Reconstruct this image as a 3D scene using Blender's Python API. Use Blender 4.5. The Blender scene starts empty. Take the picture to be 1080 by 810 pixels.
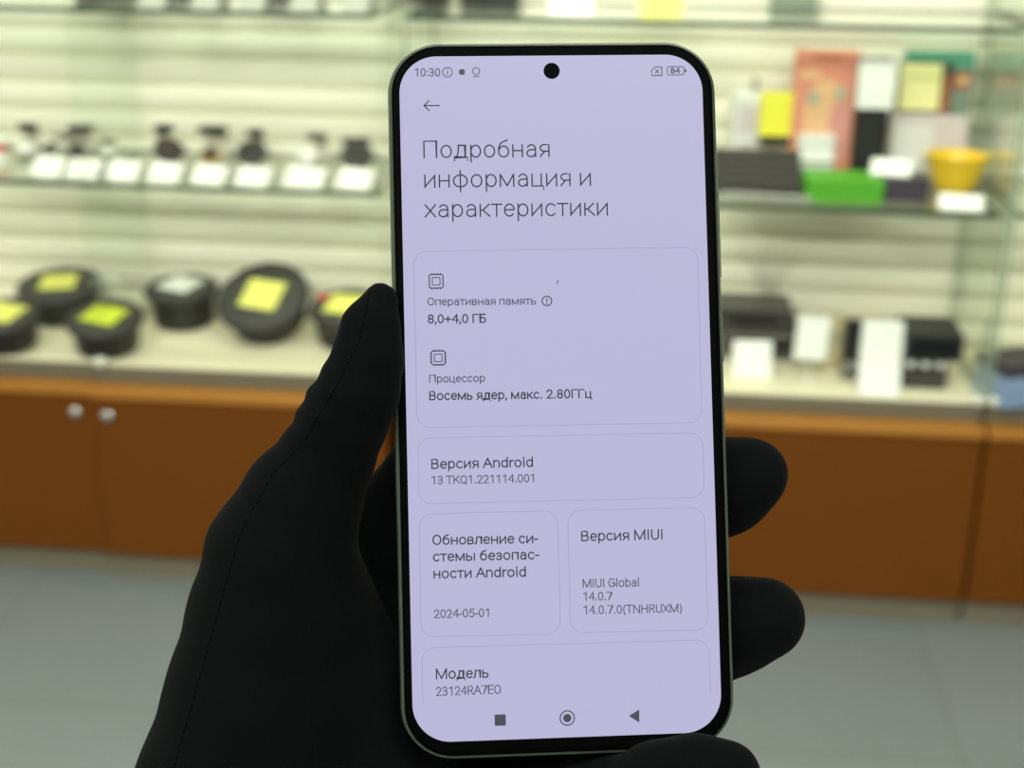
import bpy, bmesh, math, random
import numpy as np
from mathutils import Vector, Matrix, Quaternion
from mathutils.bvhtree import BVHTree

random.seed(7)
SC = bpy.context.scene
COL = SC.collection
PI = math.pi

# ------------------------------------------------------------------ camera
F = 1500.0                                   # focal length in pixels of the 1080 x 810 frame
CAM_Z = 1.395
YAW, PITCH, ROLL = map(math.radians, (5.2, 19.7, -0.78))
_cy, _sy, _cp, _sp = math.cos(YAW), math.sin(YAW), math.cos(PITCH), math.sin(PITCH)
FWD = Vector((-_sy * _cp, _cy * _cp, -_sp))
_r0 = Vector((_cy, _sy, 0))
_d0 = FWD.cross(_r0)
RGT = _r0 * math.cos(ROLL) + _d0 * math.sin(ROLL)
DWN = -_r0 * math.sin(ROLL) + _d0 * math.cos(ROLL)
EYE = Vector((0, 0, CAM_Z))
cam = bpy.data.cameras.new('camera')
cam_ob = bpy.data.objects.new('camera', cam)
COL.objects.link(cam_ob)
M3 = Matrix((RGT, -DWN, -FWD)).transposed()
cam_ob.matrix_world = Matrix.Translation(EYE) @ M3.to_4x4()
cam.sensor_width = 36.0
cam.lens = F / 1080 * 36
cam.clip_start = 0.02
cam.dof.use_dof = True
cam.dof.focus_distance = 0.3225
cam.dof.aperture_fstop = 16.0
cam.dof.aperture_ratio = 0.85
SC.camera = cam_ob

# ------------------------------------------------------------------ exposure, world, lights
SC.view_settings.view_transform = 'Standard'
SC.view_settings.look = 'None'
SC.view_settings.gamma = 1.0
SC.view_settings.exposure = 0.0
SC.view_settings.use_curve_mapping = False
W = bpy.data.worlds.new('room_air')
SC.world = W
W.use_nodes = True
W.node_tree.nodes['Background'].inputs[0].default_value = (0.8, 0.9, 0.8, 1)
W.node_tree.nodes['Background'].inputs[1].default_value = 0.02


def area(name, loc, target, sx, sy, power, col):
    l = bpy.data.lights.new(name, 'AREA')
    l.shape = 'RECTANGLE'
    l.size, l.size_y = sx, sy
    l.energy = power
    l.color = col
    o = bpy.data.objects.new(name, l)
    COL.objects.link(o)
    o.location = loc
    o.rotation_euler = (Vector(target) - Vector(loc)).to_track_quat('-Z', 'Y').to_euler()
    return o


YF = 2.60            # front plane of the glass cases
DEP = 0.36           # depth of the cases
YW = YF + DEP        # face of the slatted wall
CASE_COL = (1.0, 1.0, 0.84)
# strip lights of the lit cases (above the frame) and the shop's ceiling panels
area('case_strip_light', (-0.78, YF + 0.05, 1.90), (-0.78, YF + 0.20, 0.7), 0.56, 0.06, 2.6, CASE_COL)
area('case_strip_light', (-1.45, YF + 0.05, 1.90), (-1.45, YF + 0.20, 0.7), 0.60, 0.06, 2.6, CASE_COL)
area('case_strip_light', (0.10, YF + 0.05, 1.90), (0.10, YF + 0.20, 0.7), 1.00, 0.06, 4.2, CASE_COL)
CEIL_COL = (0.98, 1.0, 0.88)
area('ceiling_panel_light', (-0.9, 0.9, 2.77), (-0.8, 2.9, 0.9), 1.2, 0.6, 30, CEIL_COL)
area('ceiling_panel_light', (0.5, 0.9, 2.77), (0.4, 2.9, 0.9), 1.2, 0.6, 27, CEIL_COL)
area('ceiling_panel_light', (-0.9, -0.9, 2.77), (-0.6, 2.9, 0.5), 1.2, 0.6, 90, CEIL_COL)
area('ceiling_panel_light', (0.6, -0.9, 2.77), (0.3, 2.9, 0.5), 1.2, 0.6, 90, CEIL_COL)


# ------------------------------------------------------------------ pixel rays (to measure the place)
def ray(px, py):
    return FWD + RGT * ((px - 540) / F) + DWN * ((py - 405) / F)


def on_z(px, py, z):
    v = ray(px, py)
    return EYE + v * ((z - CAM_Z) / v.z)


def on_y(px, py, y):
    v = ray(px, py)
    return EYE + v * (y / v.y)


# ------------------------------------------------------------------ materials
def mat(name, col, rough=0.5, metal=0.0, spec=0.5, noise=0.0, nscale=20.0, bump=0.0, bscale=200.0, coat=0.0, sheen=0.0):
    m = bpy.data.materials.new(name)
    m.use_nodes = True
    nt = m.node_tree
    b = nt.nodes['Principled BSDF']
    b.inputs['Base Color'].default_value = (*col, 1)
    b.inputs['Roughness'].default_value = rough
    b.inputs['Metallic'].default_value = metal
    b.inputs['Specular IOR Level'].default_value = spec
    b.inputs['Coat Weight'].default_value = coat
    if sheen:
        b.inputs['Sheen Weight'].default_value = sheen
        b.inputs['Sheen Roughness'].default_value = 0.5
    tc = None
    if noise or bump:
        tc = nt.nodes.new('ShaderNodeTexCoord')
    if noise:
        n = nt.nodes.new('ShaderNodeTexNoise')
        n.inputs['Scale'].default_value = nscale
        n.inputs['Detail'].default_value = 4
        nt.links.new(tc.outputs['Object'], n.inputs['Vector'])
        mx = nt.nodes.new('ShaderNodeMix')
        mx.data_type = 'RGBA'
        mx.inputs['A'].default_value = (*[c * (1 - noise) for c in col], 1)
        mx.inputs['B'].default_value = (*[min(1, c * (1 + noise)) for c in col], 1)
        nt.links.new(n.outputs['Fac'], mx.inputs['Factor'])
        nt.links.new(mx.outputs['Result'], b.inputs['Base Color'])
    if bump:
        n2 = nt.nodes.new('ShaderNodeTexNoise')
        n2.inputs['Scale'].default_value = bscale
        nt.links.new(tc.outputs['Object'], n2.inputs['Vector'])
        bp = nt.nodes.new('ShaderNodeBump')
        bp.inputs['Strength'].default_value = bump
        bp.inputs['Distance'].default_value = 0.001
        nt.links.new(n2.outputs['Fac'], bp.inputs['Height'])
        nt.links.new(bp.outputs['Normal'], b.inputs['Normal'])
    return m


def emit(name, col, strength, gloss=0.0):
    m = bpy.data.materials.new(name)
    m.use_nodes = True
    b = m.node_tree.nodes['Principled BSDF']
    b.inputs['Base Color'].default_value = (0.005, 0.005, 0.006, 1)
    b.inputs['Roughness'].default_value = 0.25
    b.inputs['Specular IOR Level'].default_value = gloss
    b.inputs['Emission Color'].default_value = (*col, 1)
    b.inputs['Emission Strength'].default_value = strength
    return m


def glass(name, tint, refl=1.0):
    m = bpy.data.materials.new(name)
    m.use_nodes = True
    nt = m.node_tree
    nt.nodes.remove(nt.nodes['Principled BSDF'])
    out = nt.nodes['Material Output']
    tr = nt.nodes.new('ShaderNodeBsdfTransparent')
    tr.inputs[0].default_value = (*tint, 1)
    gl = nt.nodes.new('ShaderNodeBsdfGlossy')
    gl.inputs['Roughness'].default_value = 0.02
    gl.inputs[0].default_value = (refl, refl, refl, 1)
    fr = nt.nodes.new('ShaderNodeFresnel')
    fr.inputs[0].default_value = 1.5
    ge = nt.nodes.new('ShaderNodeNewGeometry')
    iv = nt.nodes.new('ShaderNodeMath')
    iv.operation = 'SUBTRACT'
    iv.inputs[0].default_value = 1.0
    nt.links.new(ge.outputs['Backfacing'], iv.inputs[1])
    mu = nt.nodes.new('ShaderNodeMath')
    mu.operation = 'MULTIPLY'
    nt.links.new(fr.outputs[0], mu.inputs[0])
    nt.links.new(iv.outputs[0], mu.inputs[1])
    mx = nt.nodes.new('ShaderNodeMixShader')
    nt.links.new(mu.outputs[0], mx.inputs[0])
    nt.links.new(tr.outputs[0], mx.inputs[1])
    nt.links.new(gl.outputs[0], mx.inputs[2])
    nt.links.new(mx.outputs[0], out.inputs['Surface'])
    return m


MT = {}
MT['slat'] = mat('cream_slat_panel', (0.86, 0.845, 0.70), 0.55, noise=0.03, nscale=6)
MT['plaster'] = mat('plaster', (0.62, 0.63, 0.58), 0.9, noise=0.04)
MT['ceiling'] = mat('ceiling_white', (0.75, 0.76, 0.72), 0.9, noise=0.03)
MT['orange'] = mat('orange_laminate', (0.140, 0.041, 0.0018), 0.5, spec=0.2, noise=0.05, nscale=9)
MT['orange_lit'] = mat('orange_laminate_lit', (0.40, 0.165, 0.022), 0.4, noise=0.04)  # lighter copy of the door orange: case light put into the countertop's colour
MT['board'] = mat('cream_board', (0.88, 0.83, 0.60), 0.5, noise=0.03)
MT['aluminium'] = mat('bronze_grey_profile', (0.17, 0.15, 0.105), 0.5, 0.2, noise=0.05)
MT['kick'] = mat('grey_kick_plate', (0.17, 0.15, 0.105), 0.5, noise=0.05)
MT['chrome'] = mat('chrome', (0.85, 0.85, 0.86), 0.12, 1.0, noise=0.02)
MT['glass'] = glass('clear_glass', (0.965, 0.985, 0.96))
MT['shelfglass'] = glass('shelf_glass', (0.955, 0.98, 0.95))
MT['glass_edge'] = mat('green_glass_edge', (0.045, 0.070, 0.040), 0.25, noise=0.1)
MT['side_edge'] = mat('pale_green_glass_edge', (0.26, 0.34, 0.23), 0.25, noise=0.1)
MT['acrylic'] = mat('milky_acrylic', (0.75, 0.76, 0.66), 0.15, noise=0.03)
MT['card'] = mat('white_card', (0.88, 0.90, 0.84), 0.7, noise=0.02)
MT['card_yellow'] = mat('yellow_card', (0.80, 0.80, 0.18), 0.7, noise=0.03)
MT['card_lime'] = mat('lime_card', (0.66, 0.78, 0.05), 0.7, noise=0.03)
MT['card_bright'] = mat('bright_yellow_card', (0.84, 0.82, 0.06), 0.7, noise=0.03)
MT['card_pale'] = mat('pale_yellow_card', (0.80, 0.79, 0.36), 0.7, noise=0.03)
MT['black'] = mat('black_plastic', (0.012, 0.012, 0.012), 0.4, noise=0.2, nscale=40)
MT['soft_black'] = mat('black_rubber', (0.028, 0.028, 0.025), 0.65, noise=0.2, nscale=40)
MT['mesh_black'] = mat('black_metal_mesh', (0.052, 0.052, 0.044), 0.6, 0.1, noise=0.2, nscale=200, bump=0.4, bscale=500)
MT['grey'] = mat('dark_grey_plastic', (0.07, 0.066, 0.056), 0.45, noise=0.1)
MT['silver'] = mat('silver_plastic', (0.55, 0.55, 0.52), 0.3, 0.7, noise=0.05)
MT['tube'] = mat('dull_aluminium', (0.36, 0.36, 0.33), 0.45, 0.5, noise=0.05)
MT['key'] = mat('dark_key_plastic', (0.030, 0.028, 0.025), 0.5, noise=0.1)
MT['brown'] = mat('dark_brown_leather', (0.035, 0.024, 0.018), 0.6, noise=0.2, nscale=60)
MT['lining'] = mat('pale_strap_lining', (0.50, 0.48, 0.38), 0.7, noise=0.05)
MT['gold'] = mat('gold_metal', (0.80, 0.52, 0.18), 0.2, 1.0, noise=0.05)
MT['white'] = mat('white_plastic', (0.72, 0.73, 0.68), 0.4, noise=0.03)
MT['pink'] = mat('salmon_package', (0.66, 0.25, 0.16), 0.55, noise=0.05)
MT['peach'] = mat('peach_print', (0.72, 0.43, 0.22), 0.55, noise=0.12, nscale=30)
MT['rose'] = mat('rose_print', (0.62, 0.28, 0.24), 0.55, noise=0.08)
MT['sage'] = mat('sage_print', (0.40, 0.38, 0.27), 0.55, noise=0.08)
MT['green'] = mat('green_box_board', (0.075, 0.36, 0.012), 0.5, noise=0.06)
MT['purple'] = mat('dark_purple_box_board', (0.045, 0.034, 0.05), 0.5, noise=0.1)
MT['teal'] = mat('teal_package', (0.08, 0.30, 0.19), 0.5, noise=0.08)
MT['sage_dark'] = mat('grey_green_package', (0.20, 0.26, 0.19), 0.5, noise=0.08)
MT['rust'] = mat('rust_print', (0.34, 0.10, 0.035), 0.5, noise=0.1)
MT['red'] = mat('red_print', (0.55, 0.06, 0.03), 0.5, noise=0.05)
MT['lilac'] = mat('pale_lilac_box', (0.62, 0.56, 0.56), 0.5, noise=0.04)
MT['yellow'] = mat('yellow_bowl_plastic', (0.78, 0.52, 0.022), 0.3, noise=0.03)
MT['beige'] = mat('beige_box_board', (0.52, 0.46, 0.27), 0.6, noise=0.05)
MT['blue'] = mat('blue_box_board', (0.22, 0.32, 0.50), 0.5, noise=0.1, nscale=30)
MT['card_dimmed'] = mat('dimmed_white_card', (0.40, 0.42, 0.36), 0.7, noise=0.03)  # white card darkened to grey, dimness put into its colour
MT['cyan'] = mat('cyan_print', (0.30, 0.62, 0.66), 0.5, noise=0.05)
MT['wire'] = mat('grey_wire', (0.20, 0.21, 0.18), 0.5, noise=0.1)
MT['phone_frame'] = mat('green_phone_frame', (0.048, 0.062, 0.047), 0.32, 0.35, noise=0.03)
MT['bezel'] = mat('black_phone_glass', (0.0008, 0.0008, 0.0009), 0.5, spec=0.01, noise=0.05)
MT['phone_back'] = mat('green_phone_back', (0.10, 0.15, 0.11), 0.3, coat=0.4, noise=0.04)
MT['lens'] = mat('dark_lens', (0.004, 0.004, 0.006), 0.12, noise=0.05)


def floor_mat():
    m = mat('grey_floor_tile', (0.205, 0.232, 0.242), 0.3, noise=0.05, nscale=3)
    nt = m.node_tree
    b = nt.nodes['Principled BSDF']
    src = b.inputs['Base Color'].links[0].from_socket
    tc = nt.nodes.new('ShaderNodeTexCoord')
    br = nt.nodes.new('ShaderNodeTexBrick')
    br.offset = 0.0
    br.inputs['Scale'].default_value = 1.0
    br.inputs['Brick Width'].default_value = 0.6
    br.inputs['Row Height'].default_value = 0.6
    br.inputs['Mortar Size'].default_value = 0.006
    br.inputs['Color1'].default_value = (1, 1, 1, 1)
    br.inputs['Color2'].default_value = (0.97, 0.98, 0.97, 1)
    br.inputs['Mortar'].default_value = (0.88, 0.87, 0.83, 1)
    mp = nt.nodes.new('ShaderNodeMapping')
    mp.inputs['Location'].default_value = (0.02, 0.30, 0)
    nt.links.new(tc.outputs['Object'], mp.inputs['Vector'])
    nt.links.new(mp.outputs['Vector'], br.inputs['Vector'])
    mx = nt.nodes.new('ShaderNodeMix')
    mx.data_type = 'RGBA'
    mx.blend_type = 'MULTIPLY'
    mx.inputs['Factor'].default_value = 1.0
    nt.links.new(src, mx.inputs['A'])
    nt.links.new(br.outputs['Color'], mx.inputs['B'])
    nt.links.new(mx.outputs['Result'], b.inputs['Base Color'])
    return m


MT['floor'] = floor_mat()


def glove_mat():
    m = mat('black_knit_fabric', (0.0016, 0.0019, 0.0023), 0.9, spec=0.025, sheen=0.012)
    nt = m.node_tree
    b = nt.nodes['Principled BSDF']
    tc = nt.nodes.new('ShaderNodeTexCoord')
    w1 = nt.nodes.new('ShaderNodeTexWave')
    w1.inputs['Scale'].default_value = 700
    w1.inputs['Distortion'].default_value = 1.5
    n1 = nt.nodes.new('ShaderNodeTexNoise')
    n1.inputs['Scale'].default_value = 900
    ad = nt.nodes.new('ShaderNodeMath')
    ad.operation = 'ADD'
    nt.links.new(tc.outputs['Object'], w1.inputs['Vector'])
    nt.links.new(tc.outputs['Object'], n1.inputs['Vector'])
    nt.links.new(w1.outputs['Fac'], ad.inputs[0])
    nt.links.new(n1.outputs['Fac'], ad.inputs[1])
    bp = nt.nodes.new('ShaderNodeBump')
    bp.inputs['Strength'].default_value = 0.2
    bp.inputs['Distance'].default_value = 0.0003
    nt.links.new(ad.outputs[0], bp.inputs['Height'])
    nt.links.new(bp.outputs['Normal'], b.inputs['Normal'])
    return m


MT['glove'] = glove_mat()
MT['thread'] = mat('black_thread', (0.0004, 0.0004, 0.0004), 0.9, spec=0.05, noise=0.1)
# what the phone's display gives off
MT['screen'] = emit('lit_screen', (0.492, 0.470, 0.685), 1.0, gloss=0.04)
MT['ink_dark'] = emit('screen_dark_pixels', (0.045, 0.042, 0.060), 1.0)
MT['ink_mid'] = emit('screen_grey_pixels', (0.105, 0.100, 0.140), 1.0)
MT['ink_nav'] = emit('screen_button_pixels', (0.075, 0.072, 0.095), 1.0)
MT['ink_line'] = emit('screen_outline_pixels', (0.408, 0.388, 0.562), 1.0)


# ------------------------------------------------------------------ mesh helpers
def obj(name, bm, m, parent=None, smooth=False, bevel=0.0, extra=()):
    me = bpy.data.meshes.new(name)
    bmesh.ops.recalc_face_normals(bm, faces=bm.faces[:])
    if smooth:
        for f in bm.faces:
            f.smooth = True
    bm.to_mesh(me)
    bm.free()
    me.materials.append(m)
    for e in extra:
        me.materials.append(e)
    o = bpy.data.objects.new(name, me)
    COL.objects.link(o)
    if parent is not None:
        o.parent = parent
    if bevel:
        md = o.modifiers.new('bevel', 'BEVEL')
        md.width = bevel
        md.segments = 2
        md.limit_method = 'ANGLE'
    return o


def box(bm, x0, x1, y0, y1, z0, z1, mi=0):
    v = [bm.verts.new(p) for p in ((x0, y0, z0), (x1, y0, z0), (x1, y1, z0), (x0, y1, z0), (x0, y0, z1), (x1, y0, z1), (x1, y1, z1), (x0, y1, z1))]
    fs = []
    for q in ((3, 2, 1, 0), (4, 5, 6, 7), (0, 1, 5, 4), (1, 2, 6, 5), (2, 3, 7, 6), (3, 0, 4, 7)):
        f = bm.faces.new([v[i] for i in q])
        f.material_index = mi
        fs.append(f)
    return fs


def BX(*a):
    bm = bmesh.new()
    box(bm, *a)
    return bm


def lathe(bm, prof, n=40, axis='z', c=(0, 0, 0)):
    rings = []
    for r, h in prof:
        ring = []
        if r < 1e-6:
            p = (0, 0, h)
            ring = [bm.verts.new(ax(p, axis, c))]
        else:
            for i in range(n):
                a = 2 * PI * i / n
                ring.append(bm.verts.new(ax((r * math.cos(a), r * math.sin(a), h), axis, c)))
        rings.append(ring)
    for A, B in zip(rings, rings[1:]):
        if len(A) == 1 and len(B) == 1:
            continue
        for i in range(n):
            j = (i + 1) % n
            if len(A) == 1:
                bm.faces.new((A[0], B[i], B[j]))
            elif len(B) == 1:
                bm.faces.new((A[i], A[j], B[0]))
            else:
                bm.faces.new((A[i], A[j], B[j], B[i]))
    return bm


def ax(p, axis, c):
    x, y, z = p
    if axis == 'y':
        x, y, z = x, z, y
    elif axis == 'x':
        x, y, z = z, x, y
    return (x + c[0], y + c[1], z + c[2])


def tube(bm, pts, r, n=8, closed=False):
    pts = [Vector(p) for p in pts]
    k = len(pts)
    rings = []
    up = Vector((0.13, 0.31, 0.94)).normalized()
    for i, p in enumerate(pts):
        if closed:
            t = (pts[(i + 1) % k] - pts[i - 1]).normalized()
        else:
            t = (pts[min(i + 1, k - 1)] - pts[max(i - 1, 0)]).normalized()
        s = t.cross(up)
        if s.length < 1e-4:
            s = t.orthogonal()
        s.normalize()
        u = s.cross(t)
        rr = r[i] if isinstance(r, (list, tuple)) else r
        rings.append([bm.verts.new(p + (s * math.cos(2 * PI * j / n) + u * math.sin(2 * PI * j / n)) * rr) for j in range(n)])
    for i in range(k if closed else k - 1):
        A, B = rings[i], rings[(i + 1) % k]
        for j in range(n):
            l = (j + 1) % n
            bm.faces.new((A[j], A[l], B[l], B[j]))
    if not closed:
        bm.faces.new(rings[0][::-1])
        bm.faces.new(rings[-1])
    return bm


def empty(name, loc, rz=0.0, rx=0.0):
    o = bpy.data.objects.new(name, None)
    o.empty_display_size = 0.05
    COL.objects.link(o)
    o.location = loc
    o.rotation_euler = (rx, 0, rz)
    return o


def tag(o, label, cat, group=None, kind=None):
    o['label'] = label
    o['category'] = cat
    if group:
        o['group'] = group
    if kind:
        o['kind'] = kind
    return o


def struct(o):
    o['kind'] = 'structure'
    return o


def copy_thing(root):
    c = root.copy()
    COL.objects.link(c)
    for ch in root.children:
        d = ch.copy()
        COL.objects.link(d)
        d.parent = c
        for g in ch.children:
            e = g.copy()
            COL.objects.link(e)
            e.parent = d
    return c


# ------------------------------------------------------------------ the room
XL, XR, YB, ZC = -3.2, 3.2, -2.0, 2.8
struct(obj('floor', BX(XL, XR, YB, YW + 0.14, -0.1, 0), MT['floor']))
struct(obj('ceiling', BX(XL, XR, YB, YW + 0.14, ZC, ZC + 0.1), MT['ceiling']))
struct(obj('wall_left', BX(XL - 0.1, XL, YB, YW + 0.14, 0, ZC), MT['plaster']))
struct(obj('wall_right', BX(XR, XR + 0.1, YB, YW + 0.14, 0, ZC), MT['plaster']))
struct(obj('wall_front', BX(XL, XR, YB - 0.1, YB, 0, ZC), MT['plaster']))
# slatted back wall: rounded boards with a groove between them, one extruded profile
SLAT = 0.0568
bm = bmesh.new()
prof = []
z = 0.0
while z < ZC - SLAT:
    z0 = z
    prof += [(0.022, z0), (0.022, z0 + 0.0028)]
    for a in (0, 0.2, 0.4, 0.6, 0.8, 1.0):
        t = a * PI / 2
        prof.append((0.018 * (1 - math.sin(t)), z0 + 0.003 + 0.034 * (1 - math.cos(t))))
    prof += [(0.0, z0 + SLAT - 0.002), (0.002, z0 + SLAT)]
    z += SLAT
prof.append((0.022, ZC))
vl = [bm.verts.new((XL, YW + y, zz)) for y, zz in prof]
vr = [bm.verts.new((XR, YW + y, zz)) for y, zz in prof]
for i in range(len(prof) - 1):
    if (vl[i].co - vl[i + 1].co).length < 1e-7:
        continue
    f = bm.faces.new((vl[i], vr[i], vr[i + 1], vl[i + 1]))
b1, b2 = bm.verts.new((XL, YW + 0.12, 0)), bm.verts.new((XL, YW + 0.12, ZC))
b3, b4 = bm.verts.new((XR, YW + 0.12, 0)), bm.verts.new((XR, YW + 0.12, ZC))
bm.faces.new((b1, b2, b4, b3))
bm.faces.new((vl[0], b1, b3, vr[0]))
bm.faces.new((vl[-1], vr[-1], b4, b2))
struct(obj('wall_back', bm, MT['slat']))

# ------------------------------------------------------------------ glass cases
Z_BOARD, Z_SHELF, Z_TOP = 0.465, 0.829, 1.156
GT = 0.006


def slab(name, x0, x1, y0, y1, z0, z1, parent, big, m, edge):
    bm = bmesh.new()
    for f in box(bm, x0, x1, y0, y1, z0, z1):
        f.normal_update()
        n = f.normal
        f.material_index = 0 if abs(n[big]) > 0.9 else 1
    return obj(name, bm, m, parent, extra=(edge,))


def knob_bm(x, z):
    bm = bmesh.new()
    lathe(bm, [(0, -0.020), (0.008, -0.0195), (0.0115, -0.016), (0.012, -0.012), (0.009, -0.007), (0.005, -0.005), (0.005, 0.0), (0, 0.0)], 24, 'y', (x, 0, z))
    return bm


def showcase(x0, x1, doors, setback, label, shelf_gap, shelf_labels, left_panel=True, right_panel=True):
    """doors: list of (xa, xb, knob side or None); x in world metres."""
    root = empty('glass_showcase', (x0, YF + setback, 0))
    tag(root, label, 'display case')
    w = x1 - x0
    g = 0.0015
    obj('kick_plate', BX(g, w - g, -0.012, 0.004, 0.0, 0.0525), MT['kick'], root, bevel=0.001)
    obj('base_cabinet', BX(g, w - g, -0.012, DEP - setback - 0.004, 0.053, 0.404), MT['orange'], root)
    for xa, xb, ks in doors:
        d = obj('door', BX(xa - x0 + 0.0025, xb - x0 - 0.0025, -0.032, -0.0125, 0.058, 0.402), MT['orange'], root, bevel=0.0015)
        if ks:
            kx = (xb - x0 - 0.035) if ks == 'r' else (xa - x0 + 0.035)
            k = obj('knob', knob_bm(kx, 0.372), MT['chrome'], d, smooth=True)
            k.location = (0, -0.032, 0)
    obj('countertop', BX(g, w - g, -0.040, DEP - setback - 0.004, 0.4045, 0.424), MT['orange_lit'], root, bevel=0.002)
    obj('plinth', BX(g, w - g, 0.0, DEP - setback - 0.004, 0.4245, 0.4590), MT['aluminium'], root, bevel=0.002)
    obj('display_board', BX(g, w - g, 0.004, DEP - setback - 0.004, 0.4595, Z_BOARD), MT['board'], root)
    for zz, what in ((Z_SHELF, shelf_labels[0]), (Z_TOP, shelf_labels[1])):
        sh_ = slab('glass_shelf', x0 + shelf_gap[0], x0 + w - shelf_gap[1], YF + setback + 0.004, YW - 0.006, zz - 0.010, zz, None, 2, MT['shelfglass'], MT['glass_edge'])
        tag(sh_, what, 'glass shelf')
    zp0, zp1 = Z_BOARD + 0.0005, 1.95
    for side, on in ((0, left_panel), (1, right_panel)):
        if not on:
            continue
        a = g if side == 0 else w - g - GT
        slab('glass_side_panel', a, a + GT, 0.002, DEP - setback - 0.006, zp0, zp1, root, 0, MT['glass'], MT['side_edge'] if x0 > -1 else MT['glass'])
        bm = bmesh.new()
        lathe(bm, [(0, -0.010), (0.011, -0.009), (0.013, -0.004), (0.013, 0.004), (0.011, 0.009), (0, 0.010)], 20, 'z', (a + (0.0132 if side == 0 else GT - 0.0132), -0.006, Z_BOARD + 0.006))
        obj('corner_clamp', bm, MT['acrylic'], root, smooth=True)
    return root


XAB, XBC, XCD = -1.075, -0.480, 0.664
XCL = -0.444
showcase(-1.75, XAB, [(-1.75, XAB, 'r')], 0.012, 'glass display case at left edge of photo, orange base with knob at its right', (0.006, 0.0), ('glass shelf at left edge of photo carrying the steel watch and small red box', 'topmost glass shelf cut by top left corner of photo'), right_panel=False)
showcase(XAB, XBC, [(XAB, XBC, 'l')], 0.0, 'glass display case of watches and round speakers, orange door with knob at its left', (0.003, 0.019), ('glass shelf holding the row of watches and white cards', 'top glass shelf above the watches, mostly cut off'))
showcase(XCL, XCD, [(XCL, 0.101, 'r'), (0.101, XCD, 'l')], 0.0, 'wide glass display case of boxes and car radios right of the phone', (0.010, 0.018), ('glass shelf holding the yellow bowl, green box and keyboard', 'top glass shelf above the phone and salmon package'))
showcase(XCD + 0.003, 1.60, [(XCD + 0.003, 1.13, 'r'), (1.13, 1.60, 'l')], 0.0, 'dim glass display case at right edge of photo, beyond the glass side panel', (0.018, 0.0), ('empty glass shelf in the dim case at right edge', 'top glass shelf in the dim case at right edge'))


# ------------------------------------------------------------------ price cards
def card_bm(w, h, foot):
    """a folded card: sloping front face and a foot behind it; origin under its middle, faces -y."""
    bm = bmesh.new()
    t = 0.0008
    a = foot
    prof_ = [(0, 0), (a, h), (a + t, h), (a + 0.6 * a + 0.012, 0), (a + 0.6 * a + 0.0105, 0), (a + t * 0.4, h - t * 3), (t * 1.2, 0)]
    L = [bm.verts.new((-w / 2, y, z_)) for y, z_ in prof_]
    R = [bm.verts.new((w / 2, y, z_)) for y, z_ in prof_]
    n = len(prof_)
    for i in range(n):
        j = (i + 1) % n
        bm.faces.new((L[i], L[j], R[j], R[i]))
    bm.faces.new((L[0], L[1], L[5], L[6]))
    bm.faces.new((L[1], L[2], L[3], L[4], L[5]))
    bm.faces.new((R[6], R[5], R[1], R[0]))
    bm.faces.new((R[5], R[4], R[3], R[2], R[1]))
    return bm


def card(px, py, zs, w, h, foot, m, label, rz=0.0, group=None, y=None):
    p = on_z(px, py, zs) if y is None else on_y(px, py, y)
    o = obj('price_card', card_bm(w, h, foot), m)
    o.location = (p.x, p.y, zs + 0.0003)
    o.rotation_euler = (0, 0, rz)
    tag(o, label, 'price card', group)
    return o


watch_card_labels = [
    'white price card leftmost of the row on the watch shelf',
    'white price card second from left on the watch shelf',
    'white price card third from left on the watch shelf',
    'white price card in front of the brown watch with the wide dark case',
    'white price card in front of the gold watch with a black strap',
    'white price card in front of the black watch with the shining case',
    'white price card in front of the silver bracelet watch',
    'white price card rightmost on the watch shelf, before the big black watch']
for i, (px, py) in enumerate([(46, 185), (84, 187.5), (126, 189.5), (170, 191.5), (217, 194), (263, 196), (318, 196.5), (371, 198)]):
    card(px, py, Z_SHELF, 0.070 if i != 6 else 0.080, 0.032, 0.030, MT['card'], watch_card_labels[i], rz=-0.28, group='price cards on the watch shelf')


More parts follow.
